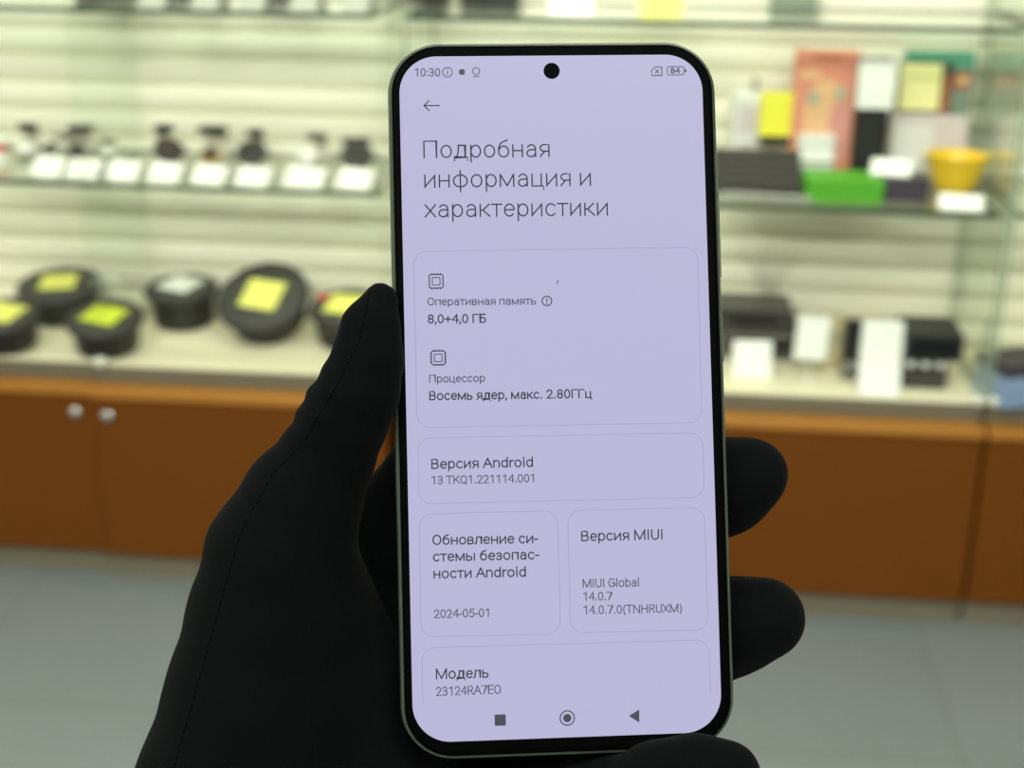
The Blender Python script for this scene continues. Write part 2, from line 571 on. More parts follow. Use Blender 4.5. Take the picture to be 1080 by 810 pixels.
# ------------------------------------------------------------------ wristwatches
def watch(px, label, strap_m, case_m, dial_m, rz, h=0.064, cr=0.023, sw=0.024, yy=None, tilt=0.62):
    yy = YF + 0.245 if yy is None else yy
    p = on_y(px, 158, yy)
    root = empty('wristwatch', (p.x, p.y, Z_SHELF), rz)
    tag(root, label, 'watch', 'wristwatches on the glass shelf')
    # strap in the y-z plane: lies under the case, rises behind it and curls forward at the top
    path = [(-0.044, 0.0022), (-0.02, 0.0018), (0.012, 0.0018), (0.028, 0.006), (0.038, 0.018), (0.042, h * 0.45), (0.041, h * 0.75), (0.036, h * 0.92), (0.026, h), (0.016, h * 0.97), (0.010, h * 0.88)]
    bm = bmesh.new()
    rows = []
    for i, (yv, zv) in enumerate(path):
        a, b_ = path[max(i - 1, 0)], path[min(i + 1, len(path) - 1)]
        ty, tz = b_[0] - a[0], b_[1] - a[1]
        L_ = math.hypot(ty, tz)
        ny_, nz_ = -tz / L_ * 0.0013, ty / L_ * 0.0013
        hw = sw / 2 * (1.0 if i > 6 else 0.82)
        rows.append([bm.verts.new((-hw, yv + ny_, zv + nz_)), bm.verts.new((hw, yv + ny_, zv + nz_)), bm.verts.new((hw, yv - ny_, zv - nz_)), bm.verts.new((-hw, yv - ny_, zv - nz_))])
    for A, B in zip(rows, rows[1:]):
        for q in range(4):
            f = bm.faces.new((A[q], A[(q + 1) % 4], B[(q + 1) % 4], B[q]))
            f.material_index = 1 if q == 0 else 0
    bm.faces.new(rows[0])
    bm.faces.new(rows[-1][::-1])
    obj('strap', bm, strap_m, root, smooth=False, extra=(MT['lining'],))
    bm = bmesh.new()
    lathe(bm, [(0, -0.002), (cr * 0.9, -0.002), (cr, 0.001), (cr, 0.008), (cr * 0.93, 0.011), (cr * 0.84, 0.0105), (0, 0.0105)], 32)
    c = obj('case', bm, case_m, root, smooth=False, bevel=0.0005)
    bm = bmesh.new()
    lathe(bm, [(0, 0.0108), (cr * 0.82, 0.0108), (cr * 0.82, 0.0114), (0, 0.0116)], 32)
    obj('dial', bm, dial_m, c)
    bm = bmesh.new()
    lathe(bm, [(0, cr - 0.001), (0.0028, cr - 0.001), (0.0032, cr + 0.003), (0, cr + 0.0035)], 14, 'x', (0, 0, 0.004))
    obj('crown', bm, case_m, c)
    bm = bmesh.new()
    box(bm, -sw * 0.58, sw * 0.58, -0.004, 0.004, -0.006, 0.006)
    bk = obj('buckle', bm, strap_m if strap_m is not MT['silver'] else MT['grey'], root, bevel=0.001)
    bk.location = (0, 0.014, h * 0.90)
    c.location = (0, -0.022, 0.004 + cr * math.sin(tilt))
    c.rotation_euler = (tilt, 0, 0)
    return root


watch(30, 'grey and black watch near left end of the glass shelf', MT['soft_black'], MT['silver'], MT['white'], 0.2, sw=0.034, cr=0.018)
watch(62, 'steel watch with glinting case left of the black strapped watches', MT['silver'], MT['chrome'], MT['grey'], -0.3, h=0.045, cr=0.020)
watch(84, 'watch with wide dark clasp on top, third from left on the shelf', MT['black'], MT['grey'], MT['soft_black'], 0.15, sw=0.044, cr=0.018)
watch(115, 'small pale steel watch behind the third price card', MT['silver'], MT['silver'], MT['white'], 0.3, h=0.036, cr=0.017)
watch(176, 'brown black watch with wide dark case and turned strap', MT['black'], MT['brown'], MT['brown'], 0.50, cr=0.031, sw=0.034, h=0.070)
watch(224, 'gold cased watch on a black strap in middle of the shelf', MT['black'], MT['gold'], MT['brown'], 0.1, sw=0.052, h=0.070, cr=0.020)
watch(268, 'black watch with wide dark case and one bright glint', MT['black'], MT['grey'], MT['black'], 0.05, cr=0.032, sw=0.030, h=0.066)
watch(330, 'silver bracelet watch with dark clasp on top', MT['silver'], MT['chrome'], MT['white'], -0.2, sw=0.034)
watch(376, 'big black watch rightmost on the shelf beside the glass panel', MT['soft_black'], MT['grey'], MT['black'], 0.2, cr=0.034, sw=0.050, h=0.054)
b = empty('small_box', on_z(1, 168, Z_SHELF) + Vector((0, 0, 0.0)), 0.2)
tag(b, 'small red and white box cut by left edge of the photo on the watch shelf', 'box')
obj('carton', BX(-0.03, 0.012, -0.02, 0.02, 0, 0.045), MT['card'], b, bevel=0.001)
obj('red_band', BX(-0.0305, 0.0125, -0.0205, 0.0205, 0.018, 0.034), MT['red'], b)


# ------------------------------------------------------------------ round speakers on the lower board
def speaker(px, py, R_, h, tilt, rz, sticker_m, sw, sh, label, srot=0.0, sticker=True):
    root = empty('round_speaker', (0, 0, 0))
    tag(root, label, 'speaker', 'round black speakers on the display board')
    bm = bmesh.new()
    lathe(bm, [(0, 0), (R_ * 0.78, 0), (R_ * 0.82, h * 0.06), (R_ * 0.84, h * 0.40), (R_ * 0.86, h * 0.74), (0, h * 0.74)], 48)
    mg = obj('housing', bm, MT['black'], root)
    bm = bmesh.new()
    lathe(bm, [(R_ * 0.80, h * 0.745), (R_ * 0.95, h * 0.78), (R_, h * 0.84), (R_, h * 0.95), (R_ * 0.97, h), (R_ * 0.88, h * 0.99), (R_ * 0.80, h * 0.90)], 48)
    bs = obj('rim', bm, MT['soft_black'], root, smooth=False)
    bm = bmesh.new()
    lathe(bm, [(R_ * 0.90, h * 0.96), (R_ * 0.84, h * 1.01), (R_ * 0.45, h * 1.05), (0, h * 1.06)], 48)
    gr = obj('grille', bm, MT['mesh_black'], root, smooth=True)
    if sticker:
        bm = bmesh.new()
        box(bm, -sw / 2, sw / 2, -sh / 2, sh / 2, 0, 0.0008)
        st = obj('price_sticker', bm, sticker_m, root)
        st.location = (0, 0, h * 1.065)
        st.rotation_euler = (0, 0, srot)
    # rest the tilted speaker on the board
    E = Matrix.Rotation(rz, 4, 'Z') @ Matrix.Rotation(tilt, 4, 'X')
    zmin = 9
    for o in (mg, bs):
        for v in o.data.vertices:
            zmin = min(zmin, (E @ v.co).z)
    top = E @ Vector((0, 0, h))
    zb = Z_BOARD - zmin + 0.0003
    p = on_z(px, py, zb + top.z)
    root.location = (p.x - top.x, p.y - top.y, zb)
    root.rotation_euler = E.to_euler()
    return root


speaker(62, 299, 0.090, 0.070, 0.18, 0.0, MT['card_yellow'], 0.075, 0.075, 'round black speaker with yellow sticker at back left', 0.2)
speaker(110, 334, 0.078, 0.066, 0.22, 0.1, MT['card_lime'], 0.075, 0.068, 'round black speaker with lime green sticker at front', -0.35)
speaker(2, 331, 0.075, 0.066, 0.22, 0.0, MT['card_yellow'], 0.080, 0.070, 'round black speaker with yellow sticker cut by the left edge', -0.3)
speaker(191, 302, 0.078, 0.080, 0.12, 0.0, MT['card'], 0.075, 0.075, 'round black speaker with white sticker', -0.35)
speaker(277, 312, 0.098, 0.066, 0.56, -0.10, MT['card_yellow'], 0.080, 0.078, 'largest round black speaker tilted forward, yellow sticker', -0.1)
s6 = speaker(366, 323, 0.080, 0.072, 0.22, 0.0, MT['card_yellow'], 0.080, 0.080, 'round black speaker with yellow sticker half hidden by the thumb', -0.1)
bm = bmesh.new()
lathe(bm, [(0, 0), (0.014, 0), (0.014, 0.001), (0, 0.001)], 20)
rd = obj('red_badge', bm, MT['red'], s6)
rd.location = (-0.055, 0.030, 0.072 * 1.03)


# ------------------------------------------------------------------ boxes on the right glass shelf
def boxed(name, x0px, x1px, ytop_px, yplane, zs, depth, m, label, cat, rz=0.0, bevel=0.0012, part='carton', group=None):
    """an upright box: its front face stands on yplane, sized from where its sides and top are seen."""
    mid = (x0px + x1px) / 2
    a = on_y(x0px, ytop_px, yplane)
    c = on_y(x1px, ytop_px, yplane)
    w, h = c.x - a.x, (a.z + c.z) / 2 - zs
    root = empty(name, ((a.x + c.x) / 2, yplane, zs), rz)
    tag(root, label, cat, group)
    b_ = obj(part, BX(-w / 2, w / 2, 0, depth, 0, h), m, root, bevel=bevel)
    return root, w, h


# black keyboard leaning back, with key rows
kb = empty('keyboard', on_z(798, 208, Z_SHELF) + Vector((0, 0.006, 0)), 0.0, 0.56)
tag(kb, 'black keyboard leaning back at left end of the right shelf', 'keyboard')
p0, p1 = on_z(745, 204, Z_SHELF), on_z(840, 209, Z_SHELF)
KW = (p1 - p0).length
obj('case', BX(-KW / 2, KW / 2, 0, 0.115, 0.001, 0.016), MT['soft_black'], kb, bevel=0.003)
for r_ in range(5):
    bm = bmesh.new()
    nk = 13
    for k in range(nk):
        xa = -KW / 2 + 0.008 + k * (KW - 0.016) / nk
        box(bm, xa + 0.0008, xa + (KW - 0.016) / nk - 0.0008, 0.008 + r_ * 0.0205, 0.026 + r_ * 0.0205, 0.016, 0.0205)
    obj('key_row', bm, MT['key'], kb, bevel=0.0008)
bm = bmesh.new()
pa, pb = on_z(758, 205.5, Z_SHELF), on_z(857, 212, Z_SHELF)
tube(bm, [(pa.x, pa.y - 0.006, Z_SHELF + 0.0055), (pb.x, pb.y - 0.006, Z_SHELF + 0.0055)], 0.004, 16)
tag(obj('metal_tube', bm, MT['tube'], smooth=False), 'thin silver tube lying before the keyboard on the shelf edge', 'tube')

# white device with a short aerial
root, w, h = boxed('radio_handset', 776, 806, 98, YF + 0.24, Z_SHELF, 0.045, MT['white'], 'white upright handset with a short aerial behind the keyboard', 'device', 0.15, 0.008, 'body')
bm = bmesh.new()
tube(bm, [(0.012, 0.02, h - 0.004), (0.016, 0.02, h + 0.028)], [0.005, 0.0035], 12)
obj('aerial', bm, MT['grey'], root, smooth=True)
obj('panel', BX(-w * 0.36, w * 0.36, -0.0015, 0.001, h * 0.55, h * 0.85), MT['lilac'], root, bevel=0.0006)
bm = bmesh.new()
for k in range(6):
    box(bm, -w * 0.3, w * 0.3, -0.0012, 0.001, h * 0.15 + k * 0.008, h * 0.15 + k * 0.008 + 0.004)
obj('speaker_slots', bm, MT['sage'], root)
# yellow card on a black clip stand
p = on_y(817, 150, YF + 0.224)
cs = empty('card_stand', (p.x, p.y, Z_SHELF), 0.08)
tag(cs, 'bright yellow card in a black clip stand left of the salmon package', 'price card')
bm = bmesh.new()
lathe(bm, [(0, 0), (0.020, 0), (0.020, 0.003), (0.006, 0.007), (0, 0.007)], 24)
obj('foot', bm, MT['black'], cs)
zc = p.z - Z_SHELF
bm = bmesh.new()
tube(bm, [(0, 0, 0.006), (0, 0, zc)], 0.003, 10)
obj('stem', bm, MT['black'], cs)
obj('clip', BX(-0.030, 0.030, -0.004, 0.006, zc - 0.006, zc + 0.012), MT['black'], cs, bevel=0.001)
o = obj('card', BX(-0.033, 0.033, -0.0008, 0.0004, zc + 0.010, zc + 0.098), MT['card_bright'], cs)

# salmon package with printed shapes
root, w, h = boxed('toy_package', 841, 909, 55, YF + 0.215, Z_SHELF, 0.055, MT['pink'], 'tall salmon pink package with peach artwork', 'package', 0.0)


def disc(name, cx, cz, rx, rz_, m, parent, y=-0.0010, n=32):
    bm = bmesh.new()
    f = [bm.verts.new((cx + rx * math.cos(2 * PI * i / n), y, cz + rz_ * math.sin(2 * PI * i / n))) for i in range(n)]
    g_ = [bm.verts.new((cx + rx * math.cos(2 * PI * i / n), 0.0005, cz + rz_ * math.sin(2 * PI * i / n))) for i in range(n)]
    bm.faces.new(f)
    for i in range(n):
        j = (i + 1) % n
        bm.faces.new((f[i], f[j], g_[j], g_[i]))
    return obj(name, bm, m, parent)


disc('artwork_oval', 0.002, h * 0.50, w * 0.36, h * 0.30, MT['peach'], root, -0.0008)
disc('artwork_patch', w * 0.24, h * 0.42, w * 0.17, h * 0.25, MT['rose'], root, -0.0010)
disc('artwork_patch', -w * 0.20, h * 0.66, w * 0.11, h * 0.06, MT['sage'], root, -0.0012)
disc('artwork_patch', w * 0.24, h * 0.70, w * 0.10, h * 0.05, MT['sage'], root, -0.0013)
disc('artwork_patch', -w * 0.24, h * 0.26, w * 0.12, h * 0.06, MT['sage'], root, -0.0012)
obj('title_strip', BX(-w * 0.42, -w * 0.10, -0.0012, 0.0004, h * 0.80, h * 0.86), MT['peach'], root)
obj('hanger_tab', BX(-w * 0.22, w * 0.22, -0.0012, 0.0004, h * 0.95, h * 0.975), MT['rust'], root)

# white cup-like carton in front of the salmon package
root, w, h = boxed('white_carton', 844, 882, 143, YF + 0.18, Z_SHELF, 0.030, MT['white'], 'small white carton before the salmon package, above the green box', 'box', 0.12, 0.003)
obj('flap', BX(-w / 2, w / 2, -0.012, 0.0, h * 0.55, h * 0.58), MT['card'], root)

# dark cartons carrying price cards
root, w, h = boxed('black_carton', 907, 944, 62, YF + 0.195, Z_SHELF, 0.03, MT['black'], 'tall black carton with a white card at its top', 'box', 0.02)
o = obj('price_card', BX(-w * 0.50, w * 0.57, -0.0025, -0.0012, h * 0.62, h * 0.99), MT['card'], root)
o['label'] = 'white card'
root, w, h = boxed('dark_carton', 951, 1006, 66, YF + 0.290, Z_SHELF, 0.022, MT['soft_black'], 'dark carton with a pale yellow card and rust red edge', 'box', 0.0)
o = obj('price_card', BX(-w * 0.50, w * 0.30, -0.0025, -0.0012, h * 0.60, h * 0.99), MT['card_pale'], root)
o['label'] = 'pale yellow card'
obj('rust_stripe', BX(w * 0.34, w * 0.47, -0.0015, 0.0004, h * 0.55, h * 0.9), MT['rust'], root)
root, w, h = boxed('teal_package', 958, 1030, 55, YF + 0.316, Z_SHELF, 0.034, MT['sage_dark'], 'grey green package with teal header at right end of the shelf', 'package', 0.0)
obj('header', BX(-w / 2 - 0.0006, w / 2 + 0.0006, -0.0016, 0.0346, h * 0.88, h + 0.0006), MT['teal'], root)
disc('round_print', w * 0.34, h * 0.78, 0.016, 0.016, MT['red'], root, -0.0012)
disc('round_print', w * 0.34, h * 0.78, 0.008, 0.008, MT['card_pale'], root, -0.0016)
root, w, h = boxed('lilac_carton', 943, 1022, 122, YF + 0.266, Z_SHELF, 0.02, MT['lilac'], 'pale lilac white carton behind the yellow bowl', 'box', 0.0)
obj('white_band', BX(-w / 2 - 0.0006, w * 0.05, -0.0012, 0.0004, h * 0.1, h * 0.86), MT['white'], root)

# flat boxes near the front of the shelf
p0, p1 = on_z(850, 213, Z_SHELF), on_z(930, 215, Z_SHELF)
g_ = empty('flat_box', ((p0.x + p1.x) / 2, (p0.y + p1.y) / 2, Z_SHELF), 0.0)
tag(g_, 'flat bright green box near front of the shelf', 'box')
gw = p1.x - p0.x
obj('tray', BX(-gw / 2, gw / 2, 0, 0.105, 0, 0.024), MT['green'], g_, bevel=0.001)
obj('lid', BX(-gw / 2 - 0.001, gw / 2 + 0.001, -0.001, 0.106, 0.0245, 0.042), MT['green'], g_, bevel=0.001)
p0, p1 = on_z(931, 212, Z_SHELF), on_z(979, 214, Z_SHELF)
u_ = empty('flat_box', ((p0.x + p1.x) / 2, (p0.y + p1.y) / 2, Z_SHELF), 0.0)
tag(u_, 'flat dark purple box with a white card lying on it', 'box')
uw = p1.x - p0.x
obj('tray', BX(-uw / 2, uw / 2, 0, 0.07, 0, 0.026), MT['purple'], u_, bevel=0.001)
obj('lid', BX(-uw / 2 - 0.001, uw / 2 + 0.001, -0.001, 0.071, 0.0265, 0.044), MT['purple'], u_, bevel=0.001)
cz = Z_SHELF + 0.0445
p = on_z(941, 178, cz)
o = obj('price_card', card_bm(0.074, 0.026, 0.030), MT['card'])
o.location = (u_.location.x - 0.030, u_.location.y + 0.022, cz)
o.rotation_euler = (0, 0, -0.25)
tag(o, 'white price card leaning on top of the dark purple box', 'price card')

# yellow bowl
p = on_y(1007, 190, YF + 0.192)
bm = bmesh.new()
lathe(bm, [(0, 0.001), (0.030, 0.001), (0.033, 0.0), (0.036, 0.004), (0.044, 0.022), (0.054, 0.050), (0.058, 0.066), (0.0615, 0.070), (0.0605, 0.0725), (0.056, 0.071), (0.052, 0.052), (0.042, 0.024), (0.033, 0.008), (0, 0.006)], 56)
bo = obj('bowl', bm, MT['yellow'], smooth=True)
bo.location = (p.x, p.y, Z_SHELF)
tag(bo, 'round yellow plastic bowl at right end of the shelf', 'bowl')
card(1013, 222, Z_SHELF, 0.078, 0.024, 0.028, MT['card'], 'white price card before the yellow bowl at the shelf edge', rz=-0.15)

# ------------------------------------------------------------------ car radios and cards on the right board
ZB = Z_BOARD


def car_radio(pxa, pxb, py, zs, h, label, yoff=0.0, setback=0.0):
    a, c = on_z(pxa, py, ZB), on_z(pxb, py + (pxb - pxa) * 0.045, ZB)
    w = c.x - a.x
    root = empty('car_radio', ((a.x + c.x) / 2, (a.y + c.y) / 2 + setback, zs), 0.0)
    tag(root, label, 'car radio', 'car radios on the display board')
    obj('chassis', BX(-w / 2 + 0.004, w / 2 - 0.004, 0.012, 0.14, 0.0005, h - 0.002), MT['grey'], root, bevel=0.001)
    fp = obj('front_panel', BX(-w / 2, w / 2, 0, 0.0118, 0.001, h - 0.001), MT['soft_black'], root, bevel=0.002)
    obj('display', BX(-w * 0.22, w * 0.30, -0.0012, 0.0005, h * 0.42, h * 0.82), MT['black'], fp)
    obj('disc_slot', BX(-w * 0.3, w * 0.3, -0.0008, 0.0005, h * 0.88, h * 0.92), MT['black'], fp)
    obj('trim_line', BX(-w / 2 + 0.002, w / 2 - 0.002, -0.0014, 0.0005, 0.0035, 0.0060), MT['silver'], fp)
    bm = bmesh.new()
    lathe(bm, [(0, -0.014), (0.010, -0.014), (0.012, -0.011), (0.013, 0), (0, 0)], 24, 'y', (-w * 0.37, 0, h * 0.52))
    obj('volume_knob', bm, MT['grey'], fp)
    for k in range(5):
        xa = -w * 0.22 + k * w * 0.105
        obj('button', BX(xa, xa + w * 0.09, -0.0016, 0.0005, h * 0.20, h * 0.34), MT['grey'], fp, bevel=0.0005)
    return root


car_radio(762, 861, 388, ZB, 0.050, 'black car radio under another at left of the right board', setback=0.06)
r1 = car_radio(745, 838, 388, ZB + 0.0505, 0.056, 'black car radio stacked on top of another one', setback=0.055)
for k in range(7):
    bm = bmesh.new()
    sx = 0.035 + 0.003 * k
    dx = (k - 3) * 0.017
    hh = 0.105 - 0.006 * abs(k - 3)
    tube(bm, [(sx, 0.139, 0.040), (sx + dx * 0.2, 0.156, 0.066), (sx + dx * 0.6, 0.160, 0.066 + hh * 0.5), (sx + dx * 1.1, 0.162, 0.052 + hh)], 0.0009, 6)
    obj('wire', bm, MT['wire'], r1, smooth=True)
card(793, 399, ZB, 0.075, 0.070, 0.026, MT['card'], 'white price card standing at left before the stacked car radios', rz=0.05)
p = on_y(853, 379, YF + 0.085)
cs = empty('card_stand', (p.x, p.y, ZB), 0.1)
tag(cs, 'white card raised in a thin stand at right of the stacked car radios', 'price card')
bm = bmesh.new()
lathe(bm, [(0, 0), (0.014, 0), (0.014, 0.002), (0.005, 0.005), (0, 0.005)], 24)
obj('foot', bm, MT['acrylic'], cs)
zc = p.z - ZB
bm = bmesh.new()
tube(bm, [(0, 0, 0.004), (0, 0, zc + 0.004)], 0.002, 10)
obj('stem', bm, MT['acrylic'], cs)
o = obj('card', BX(-0.032, 0.032, -0.0010, 0.0004, 0, 0.088), MT['card'], cs)
o.location = (0, -0.0025, zc)
o.rotation_euler = (-0.1, 0.08, 0)
root, w, h = boxed('beige_carton', 868, 893, 338, YF + 0.15, ZB, 0.05, MT['beige'], 'narrow beige carton between the stacked radios and the white cards', 'box', 0.0)
obj('label_band', BX(-w / 2 - 0.0005, w / 2 + 0.0005, -0.0008, 0.0004, h * 0.55, h * 0.75), MT['sage'], root)
# small black camera with a silver lens ring
p = on_z(899, 404, ZB)
cm = empty('dash_camera', (p.x, p.y + 0.02, ZB), 0.1)
tag(cm, 'small upright black camera with silver lens ring beside the white cards', 'camera')
obj('body', BX(-0.018, 0.018, 0, 0.03, 0.0, 0.118), MT['black'], cm, bevel=0.004)
bm = bmesh.new()
lathe(bm, [(0, -0.016), (0.011, -0.016), (0.012, -0.018), (0.015, -0.017), (0.016, -0.006), (0.0165, 0.0), (0, 0.0)], 28, 'y', (-0.004, 0, 0.024))
rg = obj('lens_ring', bm, MT['silver'], cm)
bm = bmesh.new()
lathe(bm, [(0, -0.019), (0.006, -0.0185), (0.0105, -0.0165), (0.0105, -0.016), (0, -0.016)], 24, 'y', (-0.004, 0, 0.024))
obj('lens', bm, MT['lens'], rg)
card(927, 419, ZB, 0.078, 0.056, 0.022, MT['card'], 'white price card lower of two standing in line, right board', rz=0.02)
# taller white info sheet behind it
p = on_z(927, 408, ZB)
sh = obj('price_card', card_bm(0.078, 0.128, 0.020), MT['card'])
sh.location = (p.x, p.y, ZB)
tag(sh, 'tall white price card rising behind a shorter one, right board', 'price card')
# black stereo, its three knobs painted white in place of glints
p0, p1 = on_z(951, 410, ZB), on_z(1011, 413, ZB)
w = p1.x - p0.x
st = empty('stereo_unit', ((p0.x + p1.x) / 2, (p0.y + p1.y) / 2 + 0.006, ZB), 0.0)
tag(st, 'black stereo unit with three knobs painted white for their glints by the glass panel', 'stereo')
obj('lower_body', BX(-w / 2, w * 0.28, 0.0, 0.12, 0.0, 0.058), MT['soft_black'], st, bevel=0.003)
obj('upper_body', BX(-w / 2, w / 2, -0.004, 0.12, 0.0585, 0.112), MT['black'], st, bevel=0.003)
obj('display', BX(-w * 0.40, w * 0.40, -0.0055, -0.0035, 0.070, 0.102), MT['lens'], st)
for k in range(3):
    bm = bmesh.new()
    lathe(bm, [(0, -0.012), (0.004, -0.0115), (0.0065, -0.009), (0.0075, -0.004), (0.0075, 0), (0, 0)], 24, 'y', (-w * 0.385 + k * w * 0.26, 0, 0.050))
    obj('knob', bm, MT['white'], st, smooth=True)
for k in range(5):
    xa = -w * 0.44 + k * w * 0.14
    obj('button', BX(xa, xa + w * 0.11, -0.0018, 0.001, 0.014, 0.024), MT['grey'], st, bevel=0.0006)

# ------------------------------------------------------------------ the dim case at the right edge
p = on_z(1078, 432, ZB)
bx_ = empty('blue_box', (p.x + 0.01, p.y + 0.01, ZB), 0.35)
tag(bx_, 'pale blue box with dark top in the dim case at right edge', 'box')
obj('carton', BX(-0.05, 0.07, 0, 0.10, 0, 0.062), MT['blue'], bx_, bevel=0.001)
obj('lid', BX(-0.051, 0.071, -0.001, 0.101, 0.0625, 0.085), MT['purple'], bx_, bevel=0.001)

# ------------------------------------------------------------------ what stands on the top shelves
top_cards = [(158, 9.5, MT['card_dimmed'], 'painted-dim white price card on the top shelf, leftmost in photo'),
             (214, 10.5, MT['card_dimmed'], 'painted-dim white price card second from left on the top shelf'),
             (262, 11.5, MT['card_dimmed'], 'painted-dim white price card third from left on the top shelf'),
             (318, 12.5, MT['card_dimmed'], 'painted-dim white price card fourth from left on the top shelf'),
             (372, 13.5, MT['card_dimmed'], 'painted-dim white price card on the top shelf by the glass panel, left case')]
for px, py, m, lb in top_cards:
    card(px, py, Z_TOP, 0.055, 0.035, 0.03, m, lb, rz=-0.2, group='painted-dim white price cards on the top shelf of the left case')
card(602, 15, Z_TOP, 0.078, 0.050, 0.03, MT['card'], 'white price card on the top shelf above the phone', rz=0.05)
card(697, 13, Z_TOP, 0.080, 0.050, 0.03, MT['card_yellow'], 'yellow price card on the top shelf above the phone')


def gadget(px, py, w, d, h, m, label, rz=0.0):
    p = on_z(px, py, Z_TOP)
    r_ = empty('gadget_box', (p.x, p.y, Z_TOP), rz)
    tag(r_, label, 'box', 'boxes on the top shelf')
    obj('carton', BX(-w / 2, w / 2, 0, d, 0, h * 0.72), m, r_, bevel=0.002)
    obj('lid', BX(-w / 2 - 0.001, w / 2 + 0.001, -0.001, d + 0.001, h * 0.722, h), m, r_, bevel=0.002)


gadget(105, 0, 0.10, 0.09, 0.05, MT['grey'], 'grey box on the top shelf left of the price cards')
gadget(188, 2, 0.055, 0.07, 0.05, MT['grey'], 'dark box on the top shelf between first two price cards')
gadget(290, 4, 0.055, 0.07, 0.05, MT['grey'], 'dark box on the top shelf between third and fourth price cards')
gadget(448, 3, 0.075, 0.08, 0.05, MT['soft_black'], 'black box on the top shelf above the phone\'s left corner')
gadget(516, 2, 0.115, 0.08, 0.05, MT['soft_black'], 'wide black box on the top shelf left of the white price card')
gadget(655, 2, 0.06, 0.08, 0.05, MT['grey'], 'grey box on the top shelf between white and yellow price cards')
gadget(752, 3, 0.09, 0.08, 0.05, MT['soft_black'], 'black box on the top shelf right of the yellow price card')
gadget(838, 8, 0.09, 0.07, 0.045, MT['sage_dark'], 'grey green box on the top shelf above the salmon package')

# ------------------------------------------------------------------ the phone
PR = np.array([[0.99790899, 0.02444839, -0.0598325], [-0.02173101, 0.99872096, 0.04565321], [0.06087212, -0.04425753, 0.99716391]])
PT = np.array([0.01081547, 0.00200374, 0.32198777])
CB = Matrix((RGT, DWN, FWD)).transposed()          # camera frame (right, down, forward) to world
Pl = Matrix(PR.tolist())
flip = Matrix(((1, 0, 0), (0, -1, 0), (0, 0, -1)))  # phone local: x right, y up, z towards the viewer
PM = Matrix.Translation(EYE + CB @ Vector(PT)) @ (CB @ Pl @ flip).to_4x4()
PMi = PM.inverted()
PW, PH, PTH = 0.0755, 0.1622, 0.0080


def scr(px, py):
    """a point of the screen's plane in the phone's own millimetre frame"""
    o = PMi @ EYE
    d = (PMi.to_3x3() @ ray(px, py))
    t = -o.z / d.z
    q = o + d * t
    return q.x, q.y


def rrect(w, h, r, n=12, cx=0, cy=0):
    pts = []
    for sx, sy, a0 in ((1, 1, 0), (-1, 1, PI / 2), (-1, -1, PI), (1, -1, 3 * PI / 2)):
        for i in range(n + 1):
            a = a0 + PI / 2 * i / n
            pts.append((cx + sx * (w / 2 - r) + r * math.cos(a), cy + sy * (h / 2 - r) + r * math.sin(a)))
    return pts


phone = empty('smartphone', (0, 0, 0))
phone.matrix_world = PM
tag(phone, 'smartphone with green frame and lit lavender settings screen, held upright in gloved hand', 'phone')


def loft(rings, cap0=True, cap1=True):
    bm = bmesh.new()
    R_ = [[bm.verts.new((x, y, z_)) for x, y in pts] for pts, z_ in rings]
    n = len(R_[0])
    for A, B in zip(R_, R_[1:]):
        for i in range(n):
            j = (i + 1) % n
            bm.faces.new((A[i], A[j], B[j], B[i]))
    if cap0:
        bm.faces.new(R_[0][::-1])
    if cap1:
        bm.faces.new(R_[-1])
    return bm


# centre of the body: the display is not quite centred in it (deeper chin)
CX = 0.0003
CY = -0.0004


def body(dw, r):
    return rrect(PW - 2 * dw, PH - 2 * dw, r - dw, 14, CX, CY)


RC = 0.0118
fr = obj('frame', loft([(body(0.0009, RC), -0.0079), (body(0.0002, RC), -0.0073), (body(0, RC), -0.0064), (body(0, RC), -0.0022), (body(0.0003, RC), -0.0012), (body(0.0009, RC), -0.0008)]), MT['phone_frame'], phone, smooth=False)
obj('front_glass', loft([(body(0.0009, RC), -0.00075), (body(0.0010, RC), -0.0005), (body(0.0015, RC), -0.00025), (body(0.0022, RC), -0.00012)]), MT['bezel'], phone)
obj('back_panel', loft([(body(0.0030, RC), -0.0090), (body(0.0012, RC), -0.0086), (body(0.0008, RC), -0.0080)]), MT['phone_back'], phone)
for cy in (0.062, 0.046):
    bm = bmesh.new()
    lathe(bm, [(0, -0.0112), (0.0060, -0.0112), (0.0066, -0.0108), (0.0068, -0.0089), (0, -0.0089)], 32, 'z', (-0.022, cy, 0))
    cmo = obj('rear_camera', bm, MT['lens'], phone)
for (cy, ln) in ((0.036, 0.020), (0.012, 0.011)):
    ob = obj('side_button', BX(CX + PW / 2 - 0.0004, CX + PW / 2 + 0.0005, cy - ln / 2, cy + ln / 2, -0.0056, -0.0032), MT['phone_frame'], phone, bevel=0.0002)
SW, SH = 0.0695, 0.1545
bm = bmesh.new()
bm.faces.new([bm.verts.new((x, y, 0)) for x, y in rrect(SW, SH, 0.0085, 16)])
bm2 = loft([(rrect(SW, SH, 0.0085, 16), -0.00012), (rrect(SW, SH, 0.0085, 16), 0.0)])
bm.free()
screen = obj('screen', bm2, MT['screen'], phone)
LZ = 0.00004                                      # pixels sit a hair above the lit panel


def flat(pts):
    return pts


